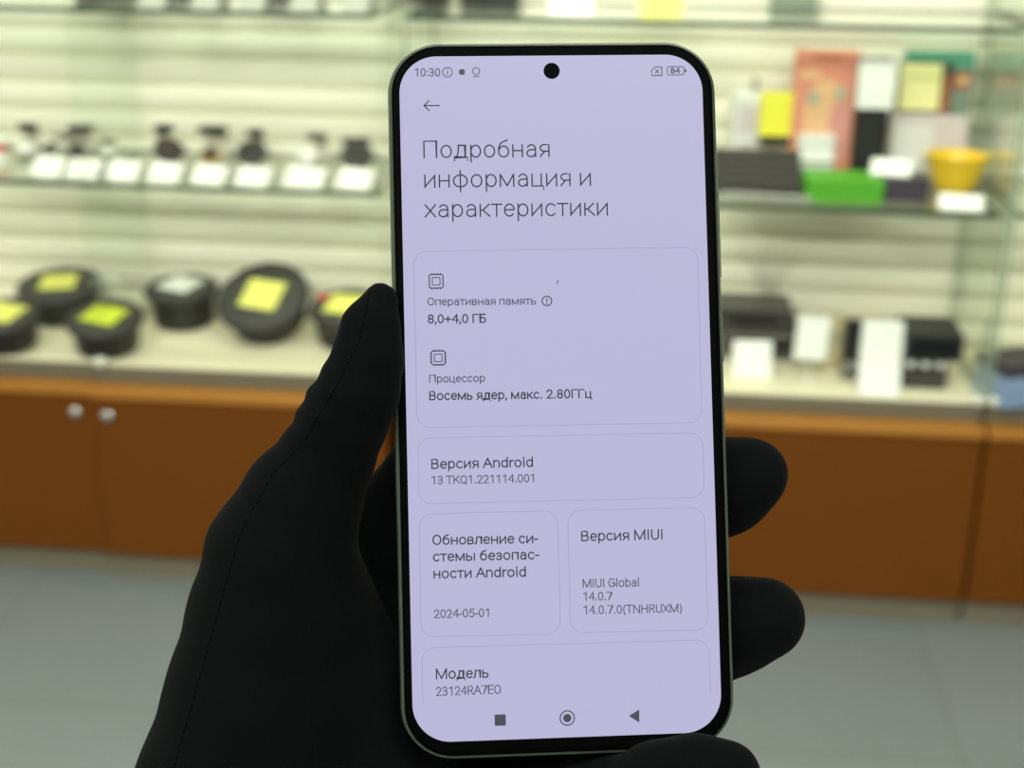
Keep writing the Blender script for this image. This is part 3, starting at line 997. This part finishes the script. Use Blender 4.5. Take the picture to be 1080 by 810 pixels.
class Ink:
    """collects flat shapes on the screen into one mesh"""
    def __init__(self, zz=LZ):
        self.v, self.f, self.z = [], [], zz

    def poly(self, pts):
        i = len(self.v)
        self.v += [(x, y, self.z) for x, y in pts]
        self.f.append(tuple(range(i, i + len(pts))))

    def stroke(self, pts, w, closed=False):
        P = [Vector(p) for p in pts]
        n = len(P)
        L, R_ = [], []
        for i in range(n):
            if closed:
                a, b_ = P[i - 1], P[(i + 1) % n]
            else:
                a, b_ = P[max(i - 1, 0)], P[min(i + 1, n - 1)]
            t = (b_ - a).normalized()
            nn = Vector((-t.y, t.x)) * w / 2
            if 0 < i < n - 1 or closed:
                t1 = (P[i] - P[i - 1]).normalized()
                c = max(0.5, abs(t1.dot(t)))
                nn = nn / c
            L.append(P[i] + nn)
            R_.append(P[i] - nn)
        for i in range(n if closed else n - 1):
            j = (i + 1) % n
            self.poly([L[i], L[j], R_[j], R_[i]])

    def ring(self, c, r, w, n=40):
        self.stroke([(c[0] + r * math.cos(2 * PI * i / n), c[1] + r * math.sin(2 * PI * i / n)) for i in range(n)], w, True)

    def disc(self, c, r, n=32):
        self.poly([(c[0] + r * math.cos(2 * PI * i / n), c[1] + r * math.sin(2 * PI * i / n)) for i in range(n)])

    def mesh(self, me):
        i = len(self.v)
        self.v += me[0]
        self.f += [tuple(k + i for k in f) for f in me[1]]

    def build(self, name, m):
        me = bpy.data.meshes.new(name)
        me.from_pydata([tuple(v) for v in self.v], [], self.f)
        me.update()
        bm = bmesh.new()
        bm.from_mesh(me)
        for f in bm.faces:
            f.normal_update()
            if f.normal.z < 0:
                f.normal_flip()
        bm.to_mesh(me)
        bm.free()
        me.materials.append(m)
        o = bpy.data.objects.new(name, me)
        COL.objects.link(o)
        o.parent = screen
        return o


def _e(cx, cy, rx, ry, a0=0, a1=360, n=22):
    k = max(3, int(n * abs(a1 - a0) / 360) + 1)
    return [(cx + rx * math.cos(math.radians(a0 + (a1 - a0) * i / k)), cy + ry * math.sin(math.radians(a0 + (a1 - a0) * i / k))) for i in range(k + 1)]


XH = 0.73
_O = _e(0.40, 0.365, 0.285, 0.365)
_soft = [(0.13, 0.43), (0.38, 0.43)] + _e(0.40, 0.215, 0.21, 0.215, 90, -90) + [(0.13, 0)]
# lettering as pen strokes: advance width, strokes (cap height = 1)
PEN = {
    ' ': (0.34, []),
    'о': (0.80, [_O]), 'o': (0.80, [_O]),
    'а': (0.765, [[(0.62, 0)] + _e(0.39, 0.48, 0.23, 0.25, 0, 155), [(0.62, 0.43), (0.40, 0.43)] + _e(0.37, 0.215, 0.23, 0.215, 90, 270) + [(0.48, 0.02), (0.62, 0.17)]]),
    'п': (0.79, [[(0.13, 0), (0.13, XH), (0.66, XH), (0.66, 0)]]),
    'н': (0.79, [[(0.13, 0), (0.13, XH)], [(0.66, 0), (0.66, XH)], [(0.13, 0.38), (0.66, 0.38)]]),
    'и': (0.80, [[(0.13, XH), (0.13, 0)], [(0.13, 0.04), (0.67, 0.69)], [(0.67, XH), (0.67, 0)]]),
    'р': (0.79, [[(0.14, XH), (0.14, -0.28)], _e(0.41, 0.365, 0.27, 0.365)]),
    'б': (0.80, [_e(0.40, 0.33, 0.28, 0.33), [(0.12, 0.34), (0.13, 0.55), (0.19, 0.76), (0.31, 0.90), (0.46, 0.96), (0.61, 1.03)]]),
    'д': (0.86, [[(0.06, -0.20), (0.06, 0), (0.80, 0), (0.80, -0.20)], [(0.15, 0), (0.24, 0.16), (0.28, 0.40), (0.29, XH), (0.67, XH), (0.67, 0)]]),
    'я': (0.75, [[(0.62, 0), (0.62, XH), (0.36, XH)] + _e(0.34, 0.53, 0.21, 0.20, 90, 270) + [(0.62, 0.33)], [(0.38, 0.33), (0.12, 0)]]),
    'ф': (1.0, [_e(0.50, 0.365, 0.38, 0.365), [(0.50, 1.0), (0.50, -0.28)]]),
    'м': (1.0, [[(0.13, 0), (0.13, XH)], [(0.13, XH), (0.50, 0.04)], [(0.50, 0.04), (0.87, XH)], [(0.87, XH), (0.87, 0)]]),
    'ц': (0.82, [[(0.13, XH), (0.13, 0), (0.76, 0), (0.76, -0.20)], [(0.64, 0), (0.64, XH)]]),
    'х': (0.70, [[(0.06, 0), (0.64, XH)], [(0.06, XH), (0.64, 0)]]),
    'к': (0.72, [[(0.13, 0), (0.13, XH)], [(0.13, 0.38), (0.28, 0.38)], [(0.62, XH), (0.28, 0.38)], [(0.28, 0.38), (0.67, 0)]]),
    'т': (0.66, [[(0.04, XH), (0.62, XH)], [(0.33, XH), (0.33, 0)]]),
    'е': (0.745, [[(0.12, 0.385), (0.66, 0.385)] + _e(0.39, 0.365, 0.27, 0.365, 5, 318)]),
    'с': (0.73, [_e(0.40, 0.365, 0.28, 0.365, 42, 318)]),
    'в': (0.75, [[(0.13, 0), (0.13, XH), (0.38, XH)] + _e(0.40, 0.56, 0.18, 0.17, 90, -90) + [(0.13, 0.39)], [(0.38, 0.39)] + _e(0.41, 0.195, 0.21, 0.195, 90, -90) + [(0.13, 0)]]),
    'ь': (0.73, [[(0.13, XH), (0.13, 0)], _soft]),
    'ы': (1.0, [[(0.13, XH), (0.13, 0)], _soft, [(0.86, XH), (0.86, 0)]]),
    'з': (0.68, [_e(0.32, 0.555, 0.22, 0.175, 155, -85), _e(0.33, 0.19, 0.24, 0.19, 85, -155), [(0.22, 0.38), (0.36, 0.38)]]),
    'л': (0.79, [[(0.04, 0), (0.13, 0.03), (0.19, 0.18), (0.22, XH), (0.66, XH), (0.66, 0)]]),
    'П': (1.0, [[(0.15, 0), (0.15, 1), (0.85, 1), (0.85, 0)]]),
    'О': (0.97, [_e(0.485, 0.5, 0.37, 0.5)]), 'O': (0.97, [_e(0.485, 0.5, 0.37, 0.5)]),
    'Г': (0.77, [[(0.15, 0), (0.15, 1), (0.70, 1)]]),
    'Б': (0.86, [[(0.70, 1), (0.15, 1), (0.15, 0)], [(0.15, 0.58), (0.43, 0.58)] + _e(0.46, 0.29, 0.27, 0.29, 90, -90) + [(0.15, 0)]]),
    'В': (0.87, [[(0.15, 0), (0.15, 1), (0.42, 1)] + _e(0.45, 0.765, 0.24, 0.235, 90, -90) + [(0.15, 0.53)], [(0.44, 0.53)] + _e(0.47, 0.265, 0.27, 0.265, 90, -90) + [(0.15, 0)]]),
    'М': (1.23, [[(0.15, 0), (0.15, 1)], [(0.15, 1), (0.615, 0.02)], [(0.615, 0.02), (1.08, 1)], [(1.08, 1), (1.08, 0)]]),
    'A': (0.92, [[(0.05, 0), (0.46, 1)], [(0.46, 1), (0.87, 0)], [(0.19, 0.36), (0.73, 0.36)]]),
    'n': (0.775, [[(0.13, 0), (0.13, XH)], _e(0.385, 0.47, 0.255, 0.26, 180, 0) + [(0.64, 0)]]),
    'd': (0.79, [_e(0.38, 0.365, 0.265, 0.365), [(0.645, 0), (0.645, 1.03)]]),
    'r': (0.48, [[(0.13, 0), (0.13, XH)], _e(0.40, 0.43, 0.27, 0.28, 180, 82)]),
    'i': (0.34, [[(0.17, 0), (0.17, XH)], [(0.17, 0.92), (0.17, 1.02)]]),
    'l': (0.34, [[(0.17, 0), (0.17, 1.03)]]),
    'b': (0.785, [_e(0.41, 0.365, 0.265, 0.365), [(0.145, 0), (0.145, 1.03)]]),
    'a': (0.765, [[(0.62, 0)] + _e(0.39, 0.48, 0.23, 0.25, 0, 155), [(0.62, 0.43), (0.40, 0.43)] + _e(0.37, 0.215, 0.23, 0.215, 90, 270) + [(0.48, 0.02), (0.62, 0.17)]]),
    'T': (0.84, [[(0.04, 1), (0.80, 1)], [(0.42, 1), (0.42, 0)]]),
    'K': (0.88, [[(0.15, 0), (0.15, 1)], [(0.80, 1), (0.15, 0.36)], [(0.36, 0.57), (0.84, 0)]]),
    'Q': (0.967, [_e(0.485, 0.5, 0.37, 0.5), [(0.58, 0.14), (0.86, -0.13)]]),
    'I': (0.38, [[(0.19, 0), (0.19, 1)]]),
    'U': (0.91, [[(0.14, 1)] + _e(0.455, 0.34, 0.315, 0.34, 180, 360) + [(0.77, 1)]]),
    'G': (0.957, [_e(0.49, 0.5, 0.37, 0.5, 42, 315) + [(0.84, 0.14), (0.84, 0.48), (0.51, 0.48)]]),
    'M': (1.23, [[(0.15, 0), (0.15, 1)], [(0.15, 1), (0.615, 0.02)], [(0.615, 0.02), (1.08, 1)], [(1.08, 1), (1.08, 0)]]),
    'N': (1.0, [[(0.15, 0), (0.15, 1)], [(0.15, 1), (0.85, 0)], [(0.85, 0), (0.85, 1)]]),
    'H': (1.0, [[(0.15, 0), (0.15, 1)], [(0.85, 0), (0.85, 1)], [(0.15, 0.52), (0.85, 0.52)]]),
    'R': (0.87, [[(0.15, 0), (0.15, 1), (0.42, 1)] + _e(0.45, 0.745, 0.26, 0.255, 90, -90) + [(0.15, 0.49)], [(0.45, 0.49), (0.78, 0)]]),
    'X': (0.88, [[(0.06, 0), (0.82, 1)], [(0.06, 1), (0.82, 0)]]),
    'E': (0.80, [[(0.72, 1), (0.15, 1), (0.15, 0), (0.72, 0)], [(0.15, 0.52), (0.65, 0.52)]]),
    '(': (0.46, [_e(0.62, 0.40, 0.46, 0.78, 132, 228)]), ')': (0.46, [_e(-0.16, 0.40, 0.46, 0.78, 48, -48)]),
    '0': (0.79, [_e(0.395, 0.5, 0.27, 0.5)]),
    '1': (0.79, [[(0.17, 0.84), (0.47, 0.98)], [(0.47, 1), (0.47, 0)]]),
    '2': (0.79, [_e(0.38, 0.71, 0.26, 0.29, 172, -32) + [(0.13, 0), (0.70, 0)]]),
    '3': (0.79, [_e(0.38, 0.745, 0.24, 0.255, 160, -85), _e(0.38, 0.26, 0.27, 0.26, 85, -160), [(0.25, 0.515), (0.40, 0.515)]]),
    '4': (0.79, [[(0.57, 0), (0.57, 1)], [(0.57, 1), (0.08, 0.31), (0.74, 0.31)]]),
    '5': (0.79, [[(0.67, 1), (0.22, 1), (0.17, 0.50)] + _e(0.39, 0.32, 0.28, 0.32, 125, -155)]),
    '7': (0.79, [[(0.09, 1), (0.70, 1), (0.29, 0)]]),
    '8': (0.79, [_e(0.395, 0.75, 0.23, 0.25), _e(0.395, 0.26, 0.265, 0.26)]),
    '.': (0.36, [[(0.17, 0.0), (0.17, 0.10)]]), ',': (0.30, [[(0.16, 0.10), (0.16, 0.0), (0.10, -0.16)]]),
    ':': (0.34, [[(0.17, 0.02), (0.17, 0.12)], [(0.17, 0.62), (0.17, 0.72)]]),
    '+': (0.80, [[(0.10, 0.46), (0.70, 0.46)], [(0.40, 0.15), (0.40, 0.77)]]), '-': (0.42, [[(0.05, 0.38), (0.37, 0.38)]]),
}


def text(ink, s, xl, yl, xr, yr, cap_px, pen_px):
    """a line of lettering from the left to the right end of its baseline"""
    strokes, x = [], 0.0
    for ch in s:
        adv, st_ = PEN[ch]
        strokes += [[(x + q[0], q[1]) for q in a] for a in st_]
        x += adv
    x0 = min(q[0] for a in strokes for q in a)
    x1 = max(q[0] for a in strokes for q in a)
    a, b_ = Vector(scr(xl + pen_px / 2, yl)), Vector(scr(xr - pen_px / 2, yr))
    L = (b_ - a).length
    t = (b_ - a) / L
    n = Vector((-t.y, t.x))
    sx = L / (x1 - x0)
    pen = pen_px * MMP
    sy = (cap_px - pen_px) * MMP
    up = n * (pen / 2)
    for k in strokes:
        P = [a + up + t * ((q[0] - x0) * sx) + n * (q[1] * sy) for q in k]
        closed = (P[0] - P[-1]).length < 1e-7
        if closed:
            P = P[:-1]
        else:
            P[0] = P[0] + (P[0] - P[1]).normalized() * pen * 0.45
            P[-1] = P[-1] + (P[-1] - P[-2]).normalized() * pen * 0.45
        ink.stroke(P, pen, closed)


MMP = 0.0002155                                    # metres on the screen per photo pixel


def sp(px, py):
    return scr(px, py)


for name, m, pen, lines in (
        ('heading_text', MT['ink_dark'], 1.45, (('Подробная', 446.6, 167.0, 579.8, 165.8, 18.8), ('информация и', 447.6, 198.3, 623.4, 196.2, 18.8),
                                                ('характеристики', 447.8, 229.6, 641.2, 227.5, 18.8))),
        ('primary_text', MT['ink_dark'], 1.4, (
            ('8,0+4,0 ГБ', 451.2, 341.4, 512.8, 340.6, 9.8), ('Восемь ядер, макс. 2.80ГГц', 452.8, 422.4, 624.6, 420.0, 10.0),
            ('Версия Android', 455.0, 494.8, 562.2, 492.6, 10.8), ('Обновление си-', 456.1, 575.0, 567.9, 573.0, 10.9),
            ('стемы безопас-', 456.7, 592.4, 569.0, 590.0, 10.9), ('ности Android', 457.3, 610.4, 554.8, 608.4, 10.9),
            ('Версия MIUI', 613.1, 571.0, 698.8, 569.2, 11.2), ('Модель', 459.8, 716.5, 515.4, 714.8, 11.2))),
        ('secondary_text', MT['ink_mid'], 1.15, (
            ('Оперативная память', 450.8, 322.4, 565.4, 321.4, 8.6), ('Процессор', 452.7, 403.8, 511.6, 402.9, 8.6),
            ('13 TKQ1.221114.001', 455.2, 511.0, 563.3, 508.8, 9.0), ('2024-05-01', 457.8, 652.2, 515.7, 650.8, 9.2),
            ('MIUI Global', 614.6, 620.0, 673.9, 618.7, 9.4), ('14.0.7', 615.2, 633.8, 646.0, 633.2, 9.2),
            ('14.0.7.0(TNHRUXM)', 615.5, 648.2, 719.2, 646.0, 9.4), ('23124RA7EO', 460.0, 734.2, 528.5, 731.8, 9.6)))):
    for ln in lines:
        ik = Ink()
        text(ik, *ln, pen)
        ik.build(name, m)
# status bar
ik = Ink()
text(ik, '10:30', 437.4, 80.9, 464.4, 80.7, 9.0, 1.15)
ik.build('clock_text', MT['ink_mid'])
ik = Ink()
ik.ring(sp(472, 76.2), 5.1 * MMP, 1.0 * MMP)
ik.stroke([sp(472, 75.2), sp(472, 79)], 1.1 * MMP)
ik.disc(sp(472, 73.3), 0.75 * MMP, 12)
ik.poly([sp(484.1, 74.0), sp(487.2, 72.5), sp(490.3, 74.0), sp(490.3, 78.0), sp(487.2, 79.4), sp(484.1, 78.0)])
c = sp(502.2, 75.0)
ik.stroke([(c[0] + 3.6 * MMP * math.cos(a), c[1] + 3.6 * MMP * math.sin(a)) for a in [(-60 + 300 * i / 24) / 180 * PI for i in range(25)]], 1.0 * MMP)
ik.stroke([sp(500.4, 78.0), sp(502.2, 79.4), sp(504.0, 78.0)], 0.9 * MMP)
ik.stroke([sp(498.6, 80.9), sp(505.8, 80.8)], 0.9 * MMP)
ik.build('notification_icons', MT['ink_mid'])
# card with a cross
ik = Ink()
ik.stroke([sp(690.6, 70.9), sp(698.0, 70.8), sp(698.2, 79.6), sp(687.2, 79.7), sp(687.2, 74.6)], 1.0 * MMP, True)
ik.stroke([sp(691.0, 73.4), sp(695.2, 77.4)], 1.0 * MMP)
ik.stroke([sp(695.2, 73.4), sp(691.0, 77.4)], 1.0 * MMP)
ik.build('sim_card_icon', MT['ink_mid'])
# battery
ik = Ink()
cx, cy = sp(712.6, 74.7)
ik.stroke(rrect(18.2 * MMP, 8.8 * MMP, 2.4 * MMP, 6, cx, cy), 0.9 * MMP, True)
ik.poly([sp(722.2, 72.8), sp(723.9, 73.6), sp(723.9, 75.6), sp(722.2, 76.4)])
text(ik, '84', 707.2, 77.7, 717.6, 77.6, 6.4, 1.2)
ik.build('battery_icon', MT['ink_mid'])
# arrow, chips and the note mark
ik = Ink()
ik.stroke([sp(447.4, 111.5), sp(464.0, 111.3)], 1.2 * MMP)
ik.stroke([sp(452.7, 105.9), sp(447.2, 111.5), sp(452.9, 117.0)], 1.2 * MMP)
ik.build('back_arrow', MT['ink_dark'])
for (px, py, h_, pins) in ((460.0, 296.7, 7.2, 'tb'), (462.2, 377.4, 7.2, 'tblr')):
    ik = Ink()
    cx, cy = sp(px, py)
    ik.stroke(rrect(2 * h_ * MMP, 2 * h_ * MMP, 2.2 * MMP, 5, cx, cy), 1.15 * MMP, True)
    ik.stroke(rrect(8.0 * MMP, 8.0 * MMP, 0.6 * MMP, 3, cx, cy), 0.9 * MMP, True)
    for k in range(4):
        q = (-4.5 + 3.0 * k) * MMP
        e0, e1 = h_ * MMP, (h_ + 1.4) * MMP
        ik.stroke([(cx + q, cy + e0), (cx + q, cy + e1)], 1.1 * MMP)
        ik.stroke([(cx + q, cy - e0), (cx + q, cy - e1)], 1.1 * MMP)
        if 'l' in pins:
            ik.stroke([(cx + e0, cy + q), (cx + e1, cy + q)], 1.1 * MMP)
            ik.stroke([(cx - e0, cy + q), (cx - e1, cy + q)], 1.1 * MMP)
    ik.build('chip_icon', MT['ink_dark'])
ik = Ink()
ik.ring(sp(576.8, 317.4), 5.0 * MMP, 1.1 * MMP)
ik.stroke([sp(576.8, 314.6), sp(576.8, 318.2)], 1.2 * MMP)
ik.disc(sp(576.8, 320.0), 0.8 * MMP, 12)
ik.build('note_icon', MT['ink_dark'])
ik = Ink()
ik.stroke([sp(587.9, 295.4), sp(588.3, 296.8), sp(587.8, 299.6)], 0.9 * MMP)
ik.build('lint_speck', MT['ink_dark'])


# outlined panels
def outline(tl, tr, br, bl, rpx, opened=False):
    ik = Ink(0.00003)
    C_ = [Vector(sp(*q)) for q in (tl, tr, br, bl)]
    r_ = rpx * MMP
    pts = []
    seq = [0, 1, 2, 3]
    for i in seq:
        p_, a_, b_ = C_[i], C_[i - 1], C_[(i + 1) % 4]
        if opened and i in (2, 3):
            pts.append([p_])
            continue
        ua, ub = (a_ - p_).normalized(), (b_ - p_).normalized()
        arc = []
        for k in range(13):
            t = k / 12
            s0, s1, s2 = p_ + ua * r_, p_ + (ua + ub) * (r_ * 0.09), p_ + ub * r_
            # circular arc about the rounded corner's centre
            c = p_ + (ua + ub) * r_
            v0, v1 = s0 - c, s2 - c
            w0, w1 = math.sin((1 - t) * PI / 2), math.sin(t * PI / 2)
            arc.append(c + v0 * w0 + v1 * w1)
        pts.append(arc)
    if opened:
        line = [C_[3]] + pts[0] + pts[1] + [C_[2]]
        ik.stroke(line, 0.9 * MMP)
    else:
        ik.stroke([q for a in pts for q in a], 0.9 * MMP, True)
    ik.build('panel_outline', MT['ink_line'])


outline((436.0, 265.4), (735.4, 260.8), (740.2, 445.6), (440.0, 451.0), 14)
outline((440.7, 462.0), (741.0, 456.4), (742.6, 524.6), (441.8, 531.4), 14)
outline((442.0, 542.0), (588.0, 538.6), (591.0, 668.6), (444.2, 671.8), 14)
outline((598.8, 538.4), (742.8, 535.4), (746.8, 664.2), (601.6, 667.6), 14)
outline((445.0, 683.2), (747.6, 674.8), (749.6, 733.0), (446.0, 742.0), 14, True)
# navigation buttons
ik = Ink()
cx, cy = sp(527.6, 759.4)
ik.poly(rrect(11.6 * MMP, 11.6 * MMP, 1.3 * MMP, 4, cx, cy))
ik.ring(sp(598.3, 757.3), 7.4 * MMP, 1.3 * MMP)
ik.disc(sp(598.3, 757.3), 4.3 * MMP)
ik.poly([sp(663.2, 755.0), sp(674.2, 748.2), sp(674.2, 762.0)])
ik.build('navigation_buttons', MT['ink_nav'])
# punch-hole camera
bm = bmesh.new()
q = scr(581.8, 74.8)
lathe(bm, [(0, 0.00002), (0.00186, 0.00002), (0.00186, 0.00006), (0, 0.00007)], 36, 'z', (q[0], q[1], 0))
obj('front_camera', bm, MT['bezel'], phone)

# ------------------------------------------------------------------ the gloved hand, one continuous surface
Z0 = 0.322


def P3(px, py, z_):
    return np.array([(px - 540) / F * z_, (py - 405) / F * z_, z_])


VOX = 0.0011
lo = np.array([-0.098, -0.028, 0.292])
hi = np.array([0.076, 0.185, 0.392])
nx, ny, nz = [int(math.ceil(v)) for v in (hi - lo) / VOX]
gx = lo[0] + VOX * np.arange(nx)
gy = lo[1] + VOX * np.arange(ny)
gz = lo[2] + VOX * np.arange(nz)
X, Y, Zg = np.meshgrid(gx.astype(np.float32), gy.astype(np.float32), gz.astype(np.float32), indexing='ij')


def smin(a, b_, k):
    h_ = np.clip(0.5 + 0.5 * (b_ - a) / k, 0, 1)
    return b_ + (a - b_) * h_ - k * h_ * (1 - h_)


def chain(pts, k=0.004, flatz=1.0):
    D = None
    P = [(P3(px, py, z_), r_ / F * z_) for px, py, z_, r_ in pts]
    for (a, ra), (b_, rb) in zip(P, P[1:]):
        s = np.array([1, 1, flatz])
        ab = (b_ - a) * s
        L2 = float(ab @ ab)
        t = ((X - a[0]) * ab[0] + (Y - a[1]) * ab[1] + (Zg - a[2]) * flatz * ab[2]) / L2
        t = np.clip(t, 0, 1).astype(np.float32)
        dx, dy, dz = X - (a[0] + t * (b_ - a)[0]), Y - (a[1] + t * (b_ - a)[1]), (Zg - (a[2] + t * (b_ - a)[2])) * flatz
        d = np.sqrt(dx * dx + dy * dy + dz * dz) - (ra + t * (rb - ra))
        D = d if D is None else smin(D, d, k)
    return D.astype(np.float32)


thumb = chain([(401.5, 317, .3185, 19.5), (391, 346, .3175, 31.5), (387.5, 380, .3175, 38), (378.5, 412, .3185, 44), (363, 442, .321, 46.5),
               (345, 482, .325, 50), (318, 530, .327, 60), (296, 582, .329, 74)], 0.0015)
thenar = chain([(318, 530, .328, 60), (297, 590, .330, 76), (292, 650, .333, 92), (284, 735, .336, 107), (264, 840, .340, 121), (300, 960, .345, 150),
                (310, 1150, .352, 150), (310, 1320, .356, 146)], 0.003)
# folds of cloth over the thumb joint
ua = np.array([-0.42, 0.91])
sx_, sy_ = X / Zg * F + 540, Y / Zg * F + 405
axis = (sx_ - 380) * ua[0] + (sy_ - 400) * ua[1]
side = (sx_ - 380) * ua[1] - (sy_ - 400) * ua[0]
win = np.exp(-((axis - 42) / 46) ** 2) * np.clip((-side + 6) / 46, 0, 1)
fold = np.cos(2 * PI * (axis + 0.18 * side) / 27.0 + 0.8) * win * 0.00055
thumb = thumb - fold.astype(np.float32)
handA = smin(thumb, thenar, 0.004)
handA = smin(handA, chain([(322, 640, .336, 70), (372, 715, .339, 66), (390, 830, .342, 80)], 0.003), 0.006)
idx = chain([(425, 562, .351, 66), (470, 500, .352, 58), (545, 425, .352, 49), (622, 380, .350, 44), (660, 368, .347, 37)], 0.003)
mid = chain([(440, 690, .353, 70), (600, 598, .353, 54), (700, 545, .350, 50), (768, 511, .343, 49), (793, 500, .3405, 38)], 0.003)
rng = chain([(450, 770, .353, 70), (620, 720, .353, 54), (720, 686, .348, 51), (776, 659, .342, 49), (806, 652, .339, 43)], 0.003)
lit = chain([(450, 860, .351, 75), (580, 872, .344, 56), (640, 845, .331, 54), (695, 830, .316, 46), (735, 821, .3125, 44), (766, 818, .311, 37)], 0.003)
palm = smin(chain([(420, 600, .352, 62), (440, 780, .351, 88), (400, 900, .350, 110), (330, 1040, .350, 140)], 0.004, 1.25),
            chain([(440, 700, .354, 70), (545, 690, .355, 66), (560, 860, .352, 72), (430, 930, .350, 100)], 0.004, 1.25), 0.006)
heel = chain([(330, 905, .346, 118), (570, 915, .346, 124), (470, 1000, .350, 130)], 0.006, 1.15)
handB = smin(palm, heel, 0.006)
for fg in (idx, mid, rng, lit):
    handB = smin(handB, fg, 0.0035)
hand = smin(handA, handB, 0.0022)
# the phone presses its shape into the glove
iR = PR.T
qx = (X - PT[0]) * iR[0, 0] + (Y - PT[1]) * iR[0, 1] + (Zg - PT[2]) * iR[0, 2] - CX
qy = (X - PT[0]) * iR[1, 0] + (Y - PT[1]) * iR[1, 1] + (Zg - PT[2]) * iR[1, 2] + CY
qz = (X - PT[0]) * iR[2, 0] + (Y - PT[1]) * iR[2, 1] + (Zg - PT[2]) * iR[2, 2]
ex, ey = np.abs(qx) - (PW / 2 - RC), np.abs(qy) - (PH / 2 - RC)
d2 = np.sqrt(np.maximum(ex, 0) ** 2 + np.maximum(ey, 0) ** 2) + np.minimum(np.maximum(ex, ey), 0) - RC
dzz = np.abs(qz - 0.0045) - 0.0046
dph = np.maximum(d2, dzz) - 0.0002
hand = np.maximum(hand, -dph)
# close the grid at its border
for sl in ((0, slice(None), slice(None)), (-1, slice(None), slice(None)), (slice(None), 0, slice(None)), (slice(None), -1, slice(None)), (slice(None), slice(None), 0), (slice(None), slice(None), -1)):
    hand[sl] = np.maximum(hand[sl], VOX * 0.5)


def surface_nets(D):
    S = D < 0
    n = np.array(D.shape)
    cells = np.zeros(n - 1, dtype=np.int8)
    off = [(i, j, k) for i in (0, 1) for j in (0, 1) for k in (0, 1)]
    for i, j, k in off:
        cells += S[i:n[0] - 1 + i, j:n[1] - 1 + j, k:n[2] - 1 + k]
    act = (cells > 0) & (cells < 8)
    ids = -np.ones(act.shape, dtype=np.int64)
    cidx = np.argwhere(act)
    ids[act] = np.arange(len(cidx))
    acc = np.zeros((len(cidx), 3))
    cnt = np.zeros(len(cidx))
    for e in range(12):
        axs = e // 4
        o = [0, 0, 0]
        others = [q for q in range(3) if q != axs]
        o[others[0]] = e % 4 % 2
        o[others[1]] = e % 4 // 2
        a = cidx + o
        b_ = a.copy()
        b_[:, axs] += 1
        da = D[a[:, 0], a[:, 1], a[:, 2]]
        db = D[b_[:, 0], b_[:, 1], b_[:, 2]]
        m = (da < 0) != (db < 0)
        t = da[m] / (da[m] - db[m])
        p_ = a[m].astype(float)
        p_[:, axs] += t
        acc[m] += p_
        cnt[m] += 1
    V = acc / cnt[:, None]
    faces = []
    for axs in range(3):
        o1, o2 = [(1, 2), (2, 0), (0, 1)][axs]
        sl0 = [slice(None)] * 3
        sl1 = [slice(None)] * 3
        sl0[axs] = slice(0, -1)
        sl1[axs] = slice(1, None)
        A, B = S[tuple(sl0)], S[tuple(sl1)]
        e = np.argwhere(A != B)
        e = e[(e[:, o1] > 0) & (e[:, o2] > 0) & (e[:, o1] < n[o1] - 1) & (e[:, o2] < n[o2] - 1)]
        sgn = A[e[:, 0], e[:, 1], e[:, 2]]
        q = []
        for (u, w_) in ((1, 1), (0, 1), (0, 0), (1, 0)):
            c = e.copy()
            c[:, o1] -= u
            c[:, o2] -= w_
            q.append(ids[c[:, 0], c[:, 1], c[:, 2]])
        q = np.array(q).T
        q[~sgn] = q[~sgn][:, ::-1]
        faces.append(q)
    return V, np.concatenate(faces)


V, Fc = surface_nets(hand)
# relax the surface a little
for it in range(3):
    s = np.zeros_like(V)
    c = np.zeros(len(V))
    for a in range(4):
        i, j = Fc[:, a], Fc[:, (a + 1) % 4]
        np.add.at(s, i, V[j])
        np.add.at(c, i, 1)
        np.add.at(s, j, V[i])
        np.add.at(c, j, 1)
    V = 0.45 * V + 0.55 * s / np.maximum(c, 1)[:, None]
V = lo + V * VOX
CBn = np.array(CB)
Wd = V @ CBn.T + np.array(EYE)
org = Vector(CB @ Vector(P3(310, 1200, 0.352).tolist())) + EYE
me = bpy.data.meshes.new('gloved_hand')
me.from_pydata((Wd - np.array(org)).tolist(), [], Fc.tolist())
me.update()
me.polygons.foreach_set('use_smooth', [True] * len(me.polygons))
me.materials.append(MT['glove'])
hand_ob = bpy.data.objects.new('gloved_hand', me)
COL.objects.link(hand_ob)
hand_ob.location = org
tag(hand_ob, 'left hand in a black knit glove gripping the smartphone, thumb on its left edge', 'hand')
# seam stitches along the thumb, laid on the glove's surface
bvh = BVHTree.FromPolygons([Vector(v) for v in Wd.tolist()], Fc.tolist())
seam = [(391, 299), (386, 329), (378, 361), (365, 386), (350, 416), (333, 444), (321, 466), (287, 500), (254, 561), (235, 627), (215, 699), (189, 790), (176, 840)]
fine = []
for (a, b_) in zip(seam, seam[1:]):
    L = math.hypot(b_[0] - a[0], b_[1] - a[1])
    n = max(1, int(L / 7))
    for k in range(n):
        t0, t1 = k / n, (k + 0.62) / n
        fine.append((a[0] + (b_[0] - a[0]) * t0, a[1] + (b_[1] - a[1]) * t0, a[0] + (b_[0] - a[0]) * t1, a[1] + (b_[1] - a[1]) * t1))
bm = bmesh.new()
for x0, y0, x1, y1 in fine:
    hits = []
    for (x, y) in ((x0, y0), ((x0 + x1) / 2, (y0 + y1) / 2), (x1, y1)):
        v = ray(x, y).normalized()
        h_ = bvh.ray_cast(EYE, v)
        if h_[0] is not None:
            hits.append(h_[0] - org)
    if len(hits) == 3 and (hits[0] - hits[2]).length < 0.004:
        tube(bm, hits, 0.00022, 6)
obj('seam_stitching', bm, MT['thread'], hand_ob, smooth=True)
